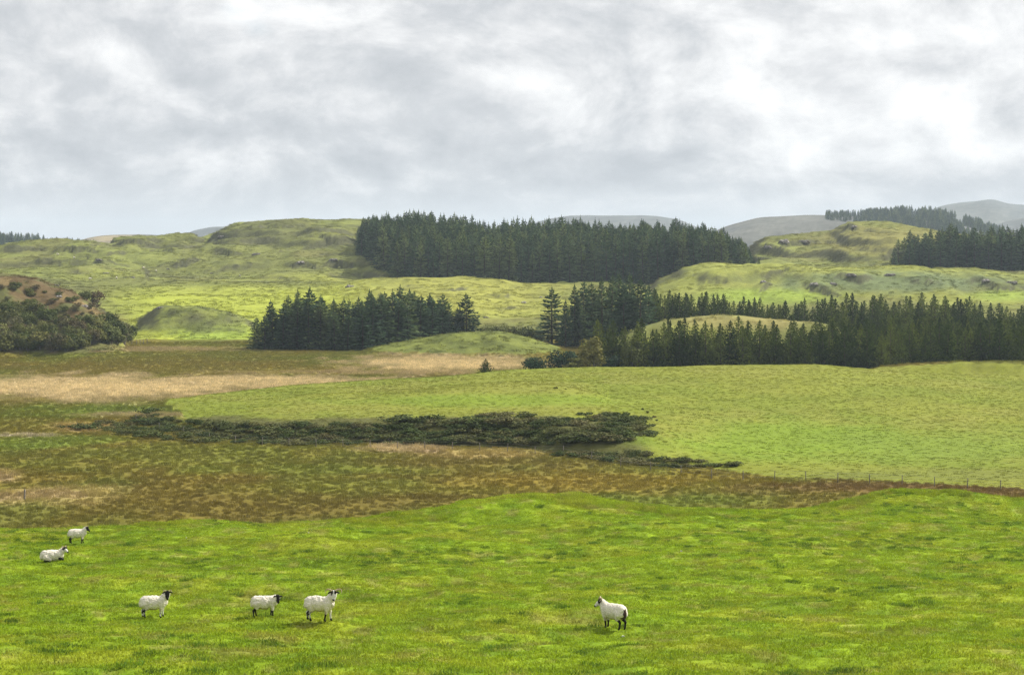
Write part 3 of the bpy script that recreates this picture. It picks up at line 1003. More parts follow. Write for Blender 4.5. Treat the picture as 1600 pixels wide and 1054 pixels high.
scatter('rushes', rush, 5, P_, rg.uniform(0.45, 1.05, len(P_)) * (0.75 + 0.5 * sstep(0.5, 0.9, lum)), T_ * rg.uniform(0.84, 1.2, (len(P_), 1)),
        'brown and straw coloured rushes and moor grass on the boggy flat', 'rushes', 0.08)
mead = proto_collection('meadow_tuft', [grass_clump('meadow_tuft', 40, 0.55, 0.06, 0.22, 0.022, 0.10, rg, M_GRASS) for _ in range(4)])
P_, T_ = grow(52000, 205, 420, isF)
scatter('field_grass', mead, 4, P_, rg.uniform(0.35, 0.7, len(P_)), T_ * rg.uniform(0.94, 1.12, (len(P_), 1)),
        'yellowish green hay grass covering the middle field', 'grass', 0.08)
heath = proto_collection('heath_tuft', [grass_clump('heath_tuft', 46, 0.9, 0.10, 0.36, 0.04, 0.2, rg, M_RUSH) for _ in range(4)])
P_, T_ = grow(60000, 400, 1150, isU, keep=lambda X, Y: fbm(X / 12, Y / 16, 3, 195) > -0.35)
scatter('hill_grass', heath, 4, P_, rg.uniform(0.6, 1.5, len(P_)), T_ * rg.uniform(0.75, 1.2, (len(P_), 1)),
        'rough olive grass and heather covering the knolls and far slopes', 'grass', 0.08)


# ------------------------------------------------------------------ trees
def make_kind(name, gen, seeds, leafm, barkm, **kw):
    out = []
    for sd in seeds:
        (tr, sh), trunk = gen(sd, **kw)
        out.append((tri_mesh(name + '_crown', tr, sh, [leafm]), tube_mesh(name + '_trunk', trunk, barkm)))
    return out


SPRUCE = make_kind('spruce', spruce, range(100, 110), M_SPRUCE, M_BARK)
SPRUCE_H = 15.0
PINE = make_kind('pine', pine, range(200, 209), M_PINE, M_BARK)
PINE_H = 13.0
tr_rng = np.random.default_rng(5)


def plant(name, proto, X, Y, s, label, cat, group=None, wide=None, sink=0.1, parts=('crown', 'trunk'), z=None):
    zz = float(ground(X, Y)) - sink if z is None else z
    o = empty(name, (X, Y, zz), tr_rng.uniform(0, 6.28))
    o.rotation_euler[0], o.rotation_euler[1] = tr_rng.normal(0, 0.022, 2)
    w = tr_rng.uniform(0.88, 1.14) if wide is None else wide
    o.scale = (s * w, s * w, s)
    for nm, me in zip(parts, proto):
        link(nm, me, None, o)
    return tag(o, label, cat, group)


def nth(n):
    return '%d%s' % (n, 'th' if 10 < n % 100 < 14 else {1: 'st', 2: 'nd', 3: 'rd'}.get(n % 10, 'th'))


def pick(lst):
    return lst[int(tr_rng.integers(len(lst)))]


def spr(px, D, top_y=None, H=None, **kw):
    X, Y = at_depth(px, D)
    if H is None:
        H = zy(top_y, D) - float(ground(X, Y)) + 0.1
    return plant('spruce_tree', kw.pop('proto', None) or pick(SPRUCE), X, Y, H / SPRUCE_H, kw.pop('label'), 'tree', kw.pop('group', None), **kw)


# clump beyond the bog
CL_TOP = [(385, 512), (400, 492), (434, 461), (478, 451), (525, 458), (556, 464), (590, 446), (630, 446), (660, 452), (700, 462), (720, 470), (760, 505)]
G1 = 'spruces of the compact clump beyond the bog'
spr(400, 512, top_y=497, label='outermost spruce with low branches at the left end of the clump beyond the bog', wide=1.25)
spr(729, 548, top_y=460, label='pointed spruce at the right end of the clump, above the low grassy mound', wide=1.6)
for row, (D, x0, x1, dx, dy) in enumerate([(507, 418, 585, 21, 16), (513, 428, 700, 19, 4), (521, 430, 712, 19, 0), (530, 560, 715, 22, -2)]):
    px = x0
    while px < x1:
        p = px + tr_rng.uniform(-5, 5)
        ty = float(ip(np.array([p]), CL_TOP)[0]) + dy + tr_rng.uniform(0, 17)
        dd = D + 0.22 * max(0, p - 565) + tr_rng.uniform(-2, 2)
        n_row = n_row + 1 if px > x0 else 1
        lb = nth(n_row) + ' spruce from the left along the front of the clump beyond the bog' if row == 0 else 'dark green spruce in the compact clump beyond the bog'
        spr(p, dd, top_y=ty, label=lb, group=G1, wide=tr_rng.uniform(1.35, 1.75))
        px += dx
for p, ty in ((686, 470), (703, 475), (715, 482)):
    spr(p, 548, top_y=ty, label='shorter spruce near the right end of the clump beyond the bog', group='shorter spruces of the clump', wide=1.35)
# tall group in the middle
spr(862, 528, top_y=452, label='lone pointed spruce standing just left of the tall dark group', proto=SPRUCE[3], wide=1.5)
TG = [(884, 470), (898, 446), (912, 440), (926, 444), (941, 436), (955, 432), (968, 427), (984, 430), (999, 436), (1012, 446), (1022, 455), (932, 455), (975, 445), (905, 462), (992, 450), (950, 450)]
for k, (p, ty) in enumerate(TG):
    spr(p, 520 + (k % 4) * 7, top_y=ty, label='tall dark spruce in the group between the clump and the plantation', group='tall spruces beside the plantation', wide=tr_rng.uniform(0.95, 1.2))
# wood on the right hill
RF_TOP = [(1385, 392), (1402, 366), (1415, 360), (1440, 366), (1462, 352), (1490, 350), (1520, 352), (1560, 350), (1590, 352), (1700, 350)]
for D, x0, dy in ((835, 1400, 7), (842, 1405, 4), (850, 1412, 0), (860, 1420, -1), (872, 1432, -2)):
    px = x0
    while px < 1650:
        p = px + tr_rng.uniform(-4, 4)
        spr(p, D + tr_rng.uniform(-2, 2), top_y=float(ip(np.array([p]), RF_TOP)[0]) + dy + tr_rng.uniform(0, 14),
            label='dark spruce in the wood on the right-hand hill shoulder', group='spruces of the wood on the right hill', wide=tr_rng.uniform(1.1, 1.4))
        px += 18
# the large wood on the hillside
BF_FRONT = [(560, 912), (575, 892), (592, 862), (612, 828), (650, 800), (720, 790), (850, 788), (1000, 788), (1180, 800)]
SKY_Y = [(560, 352), (575, 340), (590, 337), (625, 336), (660, 332), (690, 336), (720, 338), (745, 345), (765, 350), (795, 343), (850, 343), (900, 345), (940, 347), (985, 350), (1010, 347), (1060, 346), (1100, 351), (1130, 360), (1155, 372), (1172, 388), (1190, 408)]
inner, n_front = [], 0
row, D = 0, 0.0
for row in range(26):
    off = row * 5.0
    Dm = 790 + off
    step = 4.9 / Dm * FPX
    px = 566 + (row % 2) * step * 0.5
    while px < 1186:
        p = px + tr_rng.uniform(-5, 5)
        px += step
        D = float(ip(np.array([p]), BF_FRONT)[0]) + off + tr_rng.uniform(-1.6, 1.6)
        X, Y = at_depth(p, D)
        g = float(ground(X, Y))
        H = tr_rng.uniform(16.5, 20.5) if tr_rng.uniform() > 0.12 else tr_rng.uniform(14, 17)
        lim = zy(float(ip(np.array([p]), SKY_Y)[0]) + tr_rng.uniform(-4, 14), D) - g
        H = min(H, lim)
        if row > 14 and lim > H:
            H = min(lim, 22)
        if H < 6:
            continue
        if row < 5:
            if p < 612 and row < 5:
                lb, gp = 'spruce at the left edge of the large hillside wood', 'left edge spruces of the hillside wood'
            elif p > 1110:
                lb, gp = 'spruce at the right end of the large hillside wood, above the grassy knoll', 'right end spruces of the hillside wood'
            elif row == 0:
                lb, gp = nth(n_front + 1) + ' spruce from the left in the front rank of the large hillside wood', 'front rank spruces of the hillside wood'
            else:
                lb, gp = 'spruce just behind the front rank of the large hillside wood', 'second rank spruces of the hillside wood'
            spr(p, D, H=H, label=lb, group=gp, wide=tr_rng.uniform(0.78, 1.0))
            n_front += 1
        else:
            inner.append((X, Y, g - .1, H / SPRUCE_H))
inner = np.array(inner)
woodc = proto_collection('wood_spruce', [m[0] for m in SPRUCE])
scatter('spruce_wood', woodc, 10, inner[:, :3], inner[:, 3] * tr_rng.uniform(0.9, 1.04, len(inner)), None, 'dense inner mass of the large dark spruce wood on the hillside', 'wood')
# far woods
fw = []
for _ in range(420):
    p, D = tr_rng.uniform(-240, 150), tr_rng.uniform(1830, 1960)
    X, Y = at_depth(p, D)
    fw.append((X, Y, float(ground(X, Y)), tr_rng.uniform(7, 11) / 15 * (1 if p < 60 else 0.75)))
fw = np.array(fw)
scatter('far_wood', woodc, 10, fw[:, :3], fw[:, 3], None, 'thin hazy line of conifers on the far left skyline', 'wood')
fw = []
for _ in range(1500):
    p, D = tr_rng.uniform(1290, 1570), tr_rng.uniform(1990, 2275)
    lo = float(ip(np.array([p]), [(1290, 2120), (1340, 2080), (1400, 1990), (1570, 1990)])[0])
    if D < lo or fbm(np.array([p / 22]), np.array([D / 60]), 3, 7)[0] < -0.25:
        continue
    X, Y = at_depth(p, D)
    fw.append((X, Y, float(ground(X, Y)), tr_rng.uniform(8, 14) / 15 * float(ip(np.array([p]), [(1290, .5), (1380, .8), (1420, 1), (1500, 1), (1570, .6)])[0])))
fw = np.array(fw)
scatter('ridge_wood', woodc, 10, fw[:, :3], fw[:, 3], None, 'blue hazy conifer wood on the distant ridge at right', 'wood')

# pine plantation
def pin(px, D, top_y=None, H=None, label='', group=None, wide=None):
    X, Y = at_depth(px, D)
    if H is None:
        H = zy(top_y, D) - float(ground(X, Y)) + .1
    return plant('pine_tree', pick(PINE), X, Y, H / PINE_H, label, 'tree', group, wide)


for D, x0, x1, dx in ((417, 998, 1252, 21), (421, 940, 1250, 21), (426, 950, 1246, 24)):
    px = x0
    while px < x1:
        p = px + tr_rng.uniform(-6, 6)
        pin(p, D + tr_rng.uniform(-1.5, 1.5), top_y=tr_rng.uniform(494, 521), label='bushy pine in the plantation strip in front of the grassy knoll', group='pines in front of the knoll', wide=tr_rng.uniform(0.95, 1.25))
        px += dx
PT = [(1030, 452), (1100, 455), (1150, 464), (1240, 468), (1280, 455), (1400, 452), (1480, 456), (1540, 462), (1600, 466), (1750, 466)]
for D, x0, x1 in ((531, 1022, 1262), (538, 1028, 1262), (546, 1030, 1262)):
    px = x0
    while px < x1:
        p = px + tr_rng.uniform(-5, 5)
        pin(p, D + tr_rng.uniform(-2, 2), top_y=float(ip(np.array([p]), PT)[0]) + tr_rng.uniform(-2, 14), label='dark pine in the strip behind the grassy knoll', group='pines behind the knoll', wide=tr_rng.uniform(0.85, 1.1))
        px += 15
n_pine = 0
for k, D in enumerate((417, 422, 428, 436, 446, 458, 472, 488, 505, 522, 536, 549)):
    px = 1258 + (k % 2) * 13 + (14 if k > 8 else 0)
    while px < 1690:
        p = px + tr_rng.uniform(-7, 7)
        px += (30 if k < 3 else 27) * 430 / D if k < 9 else 19
        if 4 <= k <= 8 and p < 1300:
            continue
        if k == 0:
            n_pine += 1
            lb, gp, H = nth(n_pine) + ' pine from the left in the very front of the plantation at right', 'foremost plantation pines', tr_rng.uniform(7.5, 11)
        elif k < 3:
            lb, gp, H = 'pine in the front rank of the plantation at right, behind the grassy bank', 'front rank plantation pines', tr_rng.uniform(8, 11.2)
        elif k < 9:
            lb, gp, H = 'pine in the middle of the plantation at right', 'middle plantation pines', tr_rng.uniform(7.5, 10.2)
        else:
            lb, gp = 'pine along the back edge of the plantation at right', 'back edge plantation pines'
            H = zy(float(ip(np.array([p]), PT)[0]) + tr_rng.uniform(-2, 12), D) + 24
        X, Y = at_depth(p, D)
        H = min(H, zy(float(ip(np.array([p]), PT)[0]) + tr_rng.uniform(2, 22), D) - float(ground(X, Y)))
        if 3 <= k < 9:
            H = min(H, zy(486 + tr_rng.uniform(0, 22), D) - float(ground(X, Y)))
        if H < 4:
            continue
        pin(p, D + tr_rng.uniform(-2.5, 2.5), H=H, label=lb, group=gp, wide=tr_rng.uniform(0.95, 1.3))

# ------------------------------------------------------------------ bushes
def make_bush(seed, H, R, leafm, leaf, n, stemm=M_TWIG, **kw):
    (tr, sh), paths = broadleaf(seed, H, R, leaf, n, **kw)
    return (tri_mesh('bush_foliage', tr, sh, [leafm]), tube_mesh('bush_stems', paths, stemm, 5))


BR = ('foliage', 'stems')
BRAMBLE = [make_bush(300 + k, 1.25, 1.35, M_BRAMBLE, 0.15, 620, lobes=12, flat=0.25) for k in range(6)]
SHRUB = [make_bush(320 + k, 4.0, 2.4, M_SHRUB, 0.30, 1100, lobes=13) for k in range(5)]
RUSSET = [make_bush(340 + k, 4.2, 2.2, M_RUSSET, 0.26, 700, lobes=10, stems=8) for k in range(3)]
WILLOW = [make_bush(350 + k, 9.5, 2.9, M_WILLOW, 0.36, 1700, lobes=20) for k in range(2)]
HOLLY = [make_bush(360 + k, 2.8, 2.5, M_HOLLY, 0.26, 1200, lobes=16) for k in range(2)]
Y_TOP = [(100, 656), (180, 656), (235, 640), (270, 647), (300, 657), (420, 660), (550, 657), (650, 652), (720, 647), (800, 642), (870, 652), (940, 640), (1000, 646), (1020, 655)]
Y_BOT = [(100, 668), (230, 680), (300, 688), (400, 692), (560, 693), (800, 692), (960, 690), (1015, 676)]
k = 0
px = 104.0
while px < 1010:
    a, b = float(ip(np.array([px]), Y_TOP)[0]), float(ip(np.array([px]), Y_BOT)[0])
    for y in np.arange(b, a + 7, -8.0):
        p, yy = px + tr_rng.uniform(-9, 9), y + tr_rng.uniform(-3, 3)
        if tr_rng.uniform() < 0.05:
            continue
        X, Y, g = on_ground(p, yy, 215, 330)
        part = ('lower' if y > (a + b) / 2 else 'upper') + ' edge of the long thicket ' + ('at its left tip' if p < 300 else 'in its left part' if p < 480 else 'left of its middle' if p < 640 else 'right of its middle' if p < 820 else 'at its right end')
        tall = tr_rng.uniform() < 0.12
        plant('bramble_bush', pick(BRAMBLE), X, Y, tr_rng.uniform(0.36, 0.72) * (0.85 if p < 220 else 1) * (1.35 if tall else 1), 'dark bramble bush in the ' + part, 'bush', 'brambles in the ' + part, parts=BR, sink=0.05, wide=tr_rng.uniform(1.6, 2.4))
    px += 12.5
Y2T = [(870, 702), (960, 700), (1060, 710), (1160, 719)]
Y2B = [(870, 711), (960, 722), (1060, 730), (1160, 728)]
px = 880.0
while px < 1155:
    a, b = float(ip(np.array([px]), Y2T)[0]), float(ip(np.array([px]), Y2B)[0])
    for y in np.arange(b, a + 7, -8):
        X, Y, g = on_ground(px + tr_rng.uniform(-6, 6), y, 205, 300)
        plant('bramble_bush', pick(BRAMBLE), X, Y, tr_rng.uniform(0.34, 0.6), 'low bramble bush in the narrow strip below the thicket, by the fence', 'bush', 'brambles in the narrow strip', parts=BR, sink=0.05, wide=tr_rng.uniform(1.7, 2.4))
    px += 15
for p, y in ((868, 607), (884, 608), (1004, 640), (1012, 645), (1022, 652), (1010, 660), (1026, 657)):
    X, Y, g = on_ground(p, y, 240, 340)
    plant('bracken_bush', pick(BRAMBLE), X, Y, tr_rng.uniform(0.16, 0.32), 'small bracken bush scattered on the flank of the field mound', 'bush', 'small bushes on the mound flank', parts=BR, sink=0.05)
# scrub hill
for (p, D, s, kind, lb) in [(150, 548, 1.25, RUSSET, 'bare-stemmed russet tree on the shoulder of the scrub hill'), (134, 546, 0.8, SHRUB, 'small green shrub beside the russet tree on the scrub hill'),
                            (193, 522, 1.45, RUSSET, 'russet tree with pale stems at the right foot of the scrub hill')]:
    X, Y = at_depth(p, D)
    plant('small_tree', pick(kind), X, Y, s, lb, 'tree', parts=BR)
SC_TOP = [(-140, 482), (0, 482), (40, 488), (80, 502), (110, 510), (150, 502), (205, 518)]
for k in range(150):
    p = -130 + 332 * (k + tr_rng.uniform(0, 1)) / 150
    top = float(ip(np.array([p]), SC_TOP)[0])
    y = top + (553 - 0.02 * max(p, 0) - (0.12 * max(0, p - 90)) - top) * tr_rng.uniform(0, 1) ** 0.6
    X, Y, g = on_ground(p, y, 470, 560)
    kind, nm = (SHRUB, 'green') if tr_rng.uniform() < 0.72 else ((RUSSET, 'russet') if tr_rng.uniform() < 0.6 else (WILLOW, 'yellow-green'))
    s = tr_rng.uniform(0.7, 1.25) * (0.42 if kind is WILLOW else 1)
    plant('hillside_shrub', pick(kind), X, Y, s, nm + ' shrub in the scrub on the lower slope of the left hill', 'shrub', nm + ' shrubs on the scrub hill', parts=BR)
for k in range(105):
    p = tr_rng.uniform(-110, 150)
    X, Y, g = on_ground(p, tr_rng.uniform(434 + 0.3 * max(p, 0), 505), 480, 560)
    green = tr_rng.uniform() < 0.45
    plant('low_bush' if green else 'heather_bush', pick(SHRUB if green else RUSSET), X, Y, tr_rng.uniform(0.16, 0.45), 'low %s bush on the upper slope of the scrub hill' % ('green' if green else 'russet heather'), 'shrub',
          'low green bushes on the scrub hill' if green else 'heather on the scrub hill', parts=BR, wide=1.5)
# single bushes and small trees by the field crest
X, Y = at_depth(759, 392); plant('young_pine', PINE[2], X, Y, 0.24, 'small lone young pine in the pale grass beyond the field', 'tree', wide=1.9)
X, Y = at_depth(836, 392); plant('round_bush', HOLLY[0], X, Y, 1.02, 'round dark bush on the field crest left of the plantation', 'bush', parts=BR, wide=1.0)
for p, D, s, w, lb in ((927, 412, 0.98, 1.15, 'tall yellow-green willow in front of the tall dark spruces'), (990, 414, 0.92, 1.0, 'slender yellow-green willow at the left end of the plantation'),
                       (897, 409, 0.48, 1.7, 'low spreading willow with bare twigs right of the round bush')):
    X, Y = at_depth(p, D); plant('willow_tree', pick(WILLOW), X, Y, s, lb, 'tree', parts=BR, wide=w)
for p, D, s, lb in ((880, 424, 1.5, 'dark evergreen bush behind the low spreading willow'), (957, 416, 1.35, 'dark glossy bush between the tall willow and the plantation'), (975, 419, 1.2, 'dark glossy bush at the foot of the first plantation pines')):
    X, Y = at_depth(p, D); plant('evergreen_bush', pick(HOLLY), X, Y, s, lb, 'bush', parts=BR)
for p, ty in ((760, 506), (772, 507), (786, 503), (800, 508), (812, 506), (826, 509), (840, 512)):
    X, Y = at_depth(p, 545); h = zy(ty, 545) - float(ground(X, Y))
    plant('small_shrub', pick(SHRUB), X, Y, h / 4.0, 'green shrub behind the low grassy mound, between spruce clump and tall group', 'shrub', 'shrubs behind the low mound', parts=BR)

# ------------------------------------------------------------------ rocks
def rock_mesh(seed, L, W, H):
    bm = bmesh.new()
    bmesh.ops.create_icosphere(bm, subdivisions=3, radius=1)
    V = np.array([v.co for v in bm.verts])
    n = fbm(V[:, 0] * 1.4 + seed, V[:, 1] * 1.4 + V[:, 2] * 1.1, 4, seed) * 0.35 + 0.22 * np.sign(np.sin(V[:, 0] * 7 + seed)) * np.abs(np.sin(V[:, 0] * 7 + seed)) ** 3
    for v, k in zip(bm.verts, n):
        v.co = v.co * (1 + k)
        v.co.x *= L; v.co.y *= W; v.co.z = max(-0.6, v.co.z) * H
    me = bpy.data.meshes.new('rock'); bm.to_mesh(me); bm.free()
    me.materials.append(M_ROCK)
    return me


ROCKS = [rock_mesh(k * 7 + 3, 2.6, 1.3, 1.1) for k in range(5)]
for px, y, dm, s, lb, gp in [(155, 409, 700, 1.3, 'far left hillside', 0), (165, 428, 640, 1.1, 'far left hillside', 0), (208, 434, 620, .8, 'far left hillside', 0), (262, 421, 640, .8, 'far left hillside', 0),
                             (330, 428, 640, .7, 'far left hillside', 0), (400, 398, 700, 1.5, 'far left hillside', 0), (345, 372, 800, 1.5, 'far left hillside', 0), (470, 411, 700, 1.8, 'far left hillside', 0), (520, 408, 700, 1.6, 'far left hillside', 0),
                             (545, 449, 620, 1.5, 'bright slope above the spruce clump', 1), (705, 500, 570, 1.0, 'bright slope right of the spruce clump', 2), (760, 497, 570, .8, 'bright slope right of the spruce clump', 2), (818, 474, 600, .9, 'bright slope right of the spruce clump', 2), (845, 465, 600, .7, 'bright slope right of the spruce clump', 2),
                             (1192, 442, 640, 1.3, 'ridge above the plantation', 3), (1272, 447, 640, 1.6, 'ridge above the plantation', 3), (1300, 445, 640, 1.4, 'ridge above the plantation', 3), (1330, 432, 660, 1.7, 'ridge above the plantation', 3), (1390, 431, 660, 1.6, 'ridge above the plantation', 3),
                             (1540, 441, 640, 1.6, 'ridge above the plantation', 3), (1580, 443, 640, 1.6, 'ridge above the plantation', 3), (1225, 381, 800, 2.2, 'crag of the right-hand hill', 4), (1255, 380, 800, 2.2, 'crag of the right-hand hill', 4), (1200, 388, 800, 1.8, 'crag of the right-hand hill', 4), (1335, 356, 850, 1.5, 'crag of the right-hand hill', 4),
                             (92, 466, 500, .9, 'scrub hill on the left', 5), (132, 480, 500, .8, 'scrub hill on the left', 5), (88, 448, 500, .7, 'scrub hill on the left', 5), (141, 482, 500, .6, 'scrub hill on the left', 5), (250, 482, 560, .8, 'small knoll beyond the bog', 6)]:
    X, Y, g = on_ground(px, y, dm, 1250)
    o = link('rock_outcrop', ROCKS[int(tr_rng.integers(5))])
    o.location = (X, Y, g + 0.05); o.rotation_euler = (0, 0, tr_rng.uniform(-.5, .5)); s *= 0.46; o.scale = (s, s, s * 0.9)
    tag(o, 'grey rock outcrop in the grass of the ' + lb, 'rock', 'rock outcrops on the ' + lb)
for px, y in ((482, 833), (291, 841), (973, 997), (1064, 862)):
    X, Y, g = on_ground(px, y, 50, 130)
    o = link('pale_stone', bpy.data.meshes['rock'].copy()); o.data.materials.clear()
    o.data.materials.append(plain_mat('pale_stone', (0.5, 0.5, 0.48), (0.7, 0.7, 0.68), 8))
    o.location = (X, Y, g + 0.04); s = 0.022; o.scale = (s, s * 1.6, s * 1.3)
    tag(o, 'small pale stone lying in the pasture grass', 'stone', 'pale stones in the pasture')


# ------------------------------------------------------------------ fences
def post_mesh(h, r, lean):
    return tube_mesh('post', [[(0, 0, -0.4, r), (lean * .5, 0, h * .5, r * .95), (lean, 0, h, r * .9), (lean, 0, h + .03, r * .3)]], M_WOOD, 7)


def fence(pts, label, h=1.02, r=0.045, wires=True):
    root = empty('fence', (pts[0][0], pts[0][1], float(ground(*pts[0]))))
    posts = [post_mesh(h, r, l) for l in (-.05, 0.02, .07)]
    P3 = []
    for k, (x, y) in enumerate(pts):
        z = float(ground(x, y))
        o = link('post', posts[k % 3], None, root)
        o.location = (x - root.location.x, y - root.location.y, z - root.location.z)
        o.rotation_euler = (0, 0, tr_rng.uniform(0, 6))
        P3.append((x - root.location.x, y - root.location.y, z - root.location.z))
    if wires:
        for hw in (0.35, 0.7, 1.05):
            link('wire', tube_mesh('wire', [[(a, b, c + hw, 0.006) for a, b, c in P3]], M_WIRE, 4), None, root)
    return tag(root, label, 'fence')


pts, px = [], 212.0
while px < 1720:
    D = float(-BOG * FPX / (ip(np.array([px]), FOOT_Y)[0] - YH)) - 3.2 - (2.5 if px < 1160 else 0)
    if 860 < px < 1170:
        D = float(-BOG * FPX / (ip(np.array([px]), [(860, 705), (960, 727), (1060, 736), (1170, 744)])[0] - YH)) - 2
    pts.append((*[float(v) for v in at_depth(px, D)],))
    px += 3.4 / D * FPX
fence(pts, 'post and wire fence along the edge of the bog below the middle field')
fence([tuple(map(float, at_depth(p, 536 + 0.1 * (p - 205)))) for p in (206, 213, 219, 224, 230)], 'short row of weathered posts left of the small knoll', 1.5, 0.09, False)
X, Y, g = on_ground(38, 782, 160, 260)
o = link('fence_post', post_mesh(1.1, 0.09, 0.05)); o.location = (X, Y, g)
tag(o, 'lone grey fence post among pale grass at the left edge of the bog', 'post')


# ------------------------------------------------------------------ sheep
def surface_nets(F, org, h):
    nx, ny, nz_ = F.shape
    ins = F < 0
    acc = np.zeros((nx - 1, ny - 1, nz_ - 1, 3)); cnt = np.zeros((nx - 1, ny - 1, nz_ - 1))
    cr = [(0, 0, 0), (1, 0, 0), (0, 1, 0), (1, 1, 0), (0, 0, 1), (1, 0, 1), (0, 1, 1), (1, 1, 1)]
    sl = lambda A, c: A[c[0]:nx - 1 + c[0], c[1]:ny - 1 + c[1], c[2]:nz_ - 1 + c[2]]
    for a in range(8):
        for b in range(a + 1, 8):
            if sum(abs(cr[a][q] - cr[b][q]) for q in range(3)) != 1:
                continue
            fa, fb = sl(F, cr[a]), sl(F, cr[b])
            m = (fa < 0) != (fb < 0)
            t = np.where(m, fa / np.where(m, fa - fb, 1), 0)
            p = np.array(cr[a], float) + t[..., None] * (np.array(cr[b], float) - np.array(cr[a], float))
            acc += p * m[..., None]; cnt += m
    act = cnt > 0
    vid = -np.ones(act.shape, int); vid[act] = np.arange(act.sum())
    base = np.stack(np.nonzero(act), -1)
    V = (base + acc[act] / cnt[act][:, None]) * h + org
    Q = []
    for ax in range(3):
        u, w = (ax + 1) % 3, (ax + 2) % 3
        lo = [slice(None)] * 3; hi = [slice(None)] * 3
        lo[ax], hi[ax] = slice(0, -1), slice(1, None)
        a, b = ins[tuple(lo)], ins[tuple(hi)]
        for flip, m in ((False, a & ~b), (True, ~a & b)):
            I = np.stack(np.nonzero(m), -1)
            I = I[(I[:, u] > 0) & (I[:, w] > 0)]
            def vv(du, dw):
                J = I.copy(); J[:, u] -= du; J[:, w] -= dw
                return vid[J[:, 0], J[:, 1], J[:, 2]]
            q = np.stack([vv(1, 1), vv(0, 1), vv(0, 0), vv(1, 0)], -1)
            Q.append(q[:, ::-1] if flip else q)
    return V, np.concatenate(Q)


M_SHEEP, _t = new_mat('sheep_coat')
_a = nd(_t, 'ShaderNodeAttribute', attribute_name='tint', attribute_type='GEOMETRY')
_tc = nd(_t, 'ShaderNodeTexCoord')
_n = noise_n(_t, _tc.outputs['Object'], 22, 4, 0.6)
_d = nd(_t, 'ShaderNodeBsdfPrincipled'); _d.inputs['Roughness'].default_value = 0.95; _d.inputs['Specular IOR Level'].default_value = 0.1
_s = nd(_t, 'ShaderNodeVectorMath', operation='SCALE')
lk(_t, _a.outputs['Color'], _s.inputs[0]); lk(_t, maprange(_t, _n.outputs['Fac'], .3, .7, .72, 1.06, False), _s.inputs['Scale'])
lk(_t, _s.outputs[0], _d.inputs['Base Color'])
_b = nd(_t, 'ShaderNodeBump'); _b.inputs['Distance'].default_value = 0.03
lk(_t, _n.outputs['Fac'], _b.inputs['Height']); lk(_t, _b.outputs[0], _d.inputs['Normal'])
_o = nd(_t, 'ShaderNodeOutputMaterial'); lk(_t, _d.outputs[0], _o.inputs[0])
M_HORN = plain_mat('horn', (0.30, 0.22, 0.13), (0.48, 0.38, 0.25), 14, 0.6)
M_EAR = plain_mat('dark_ear', (0.012, 0.011, 0.010), (0.03, 0.026, 0.022), 14, 0.8)
WOOL, BLACK, WHITE, HOOF, BROWN = (0.80, 0.735, 0.62), (0.016, 0.014, 0.013), (0.72, 0.69, 0.62), (0.02, 0.018, 0.015), (0.055, 0.032, 0.024)


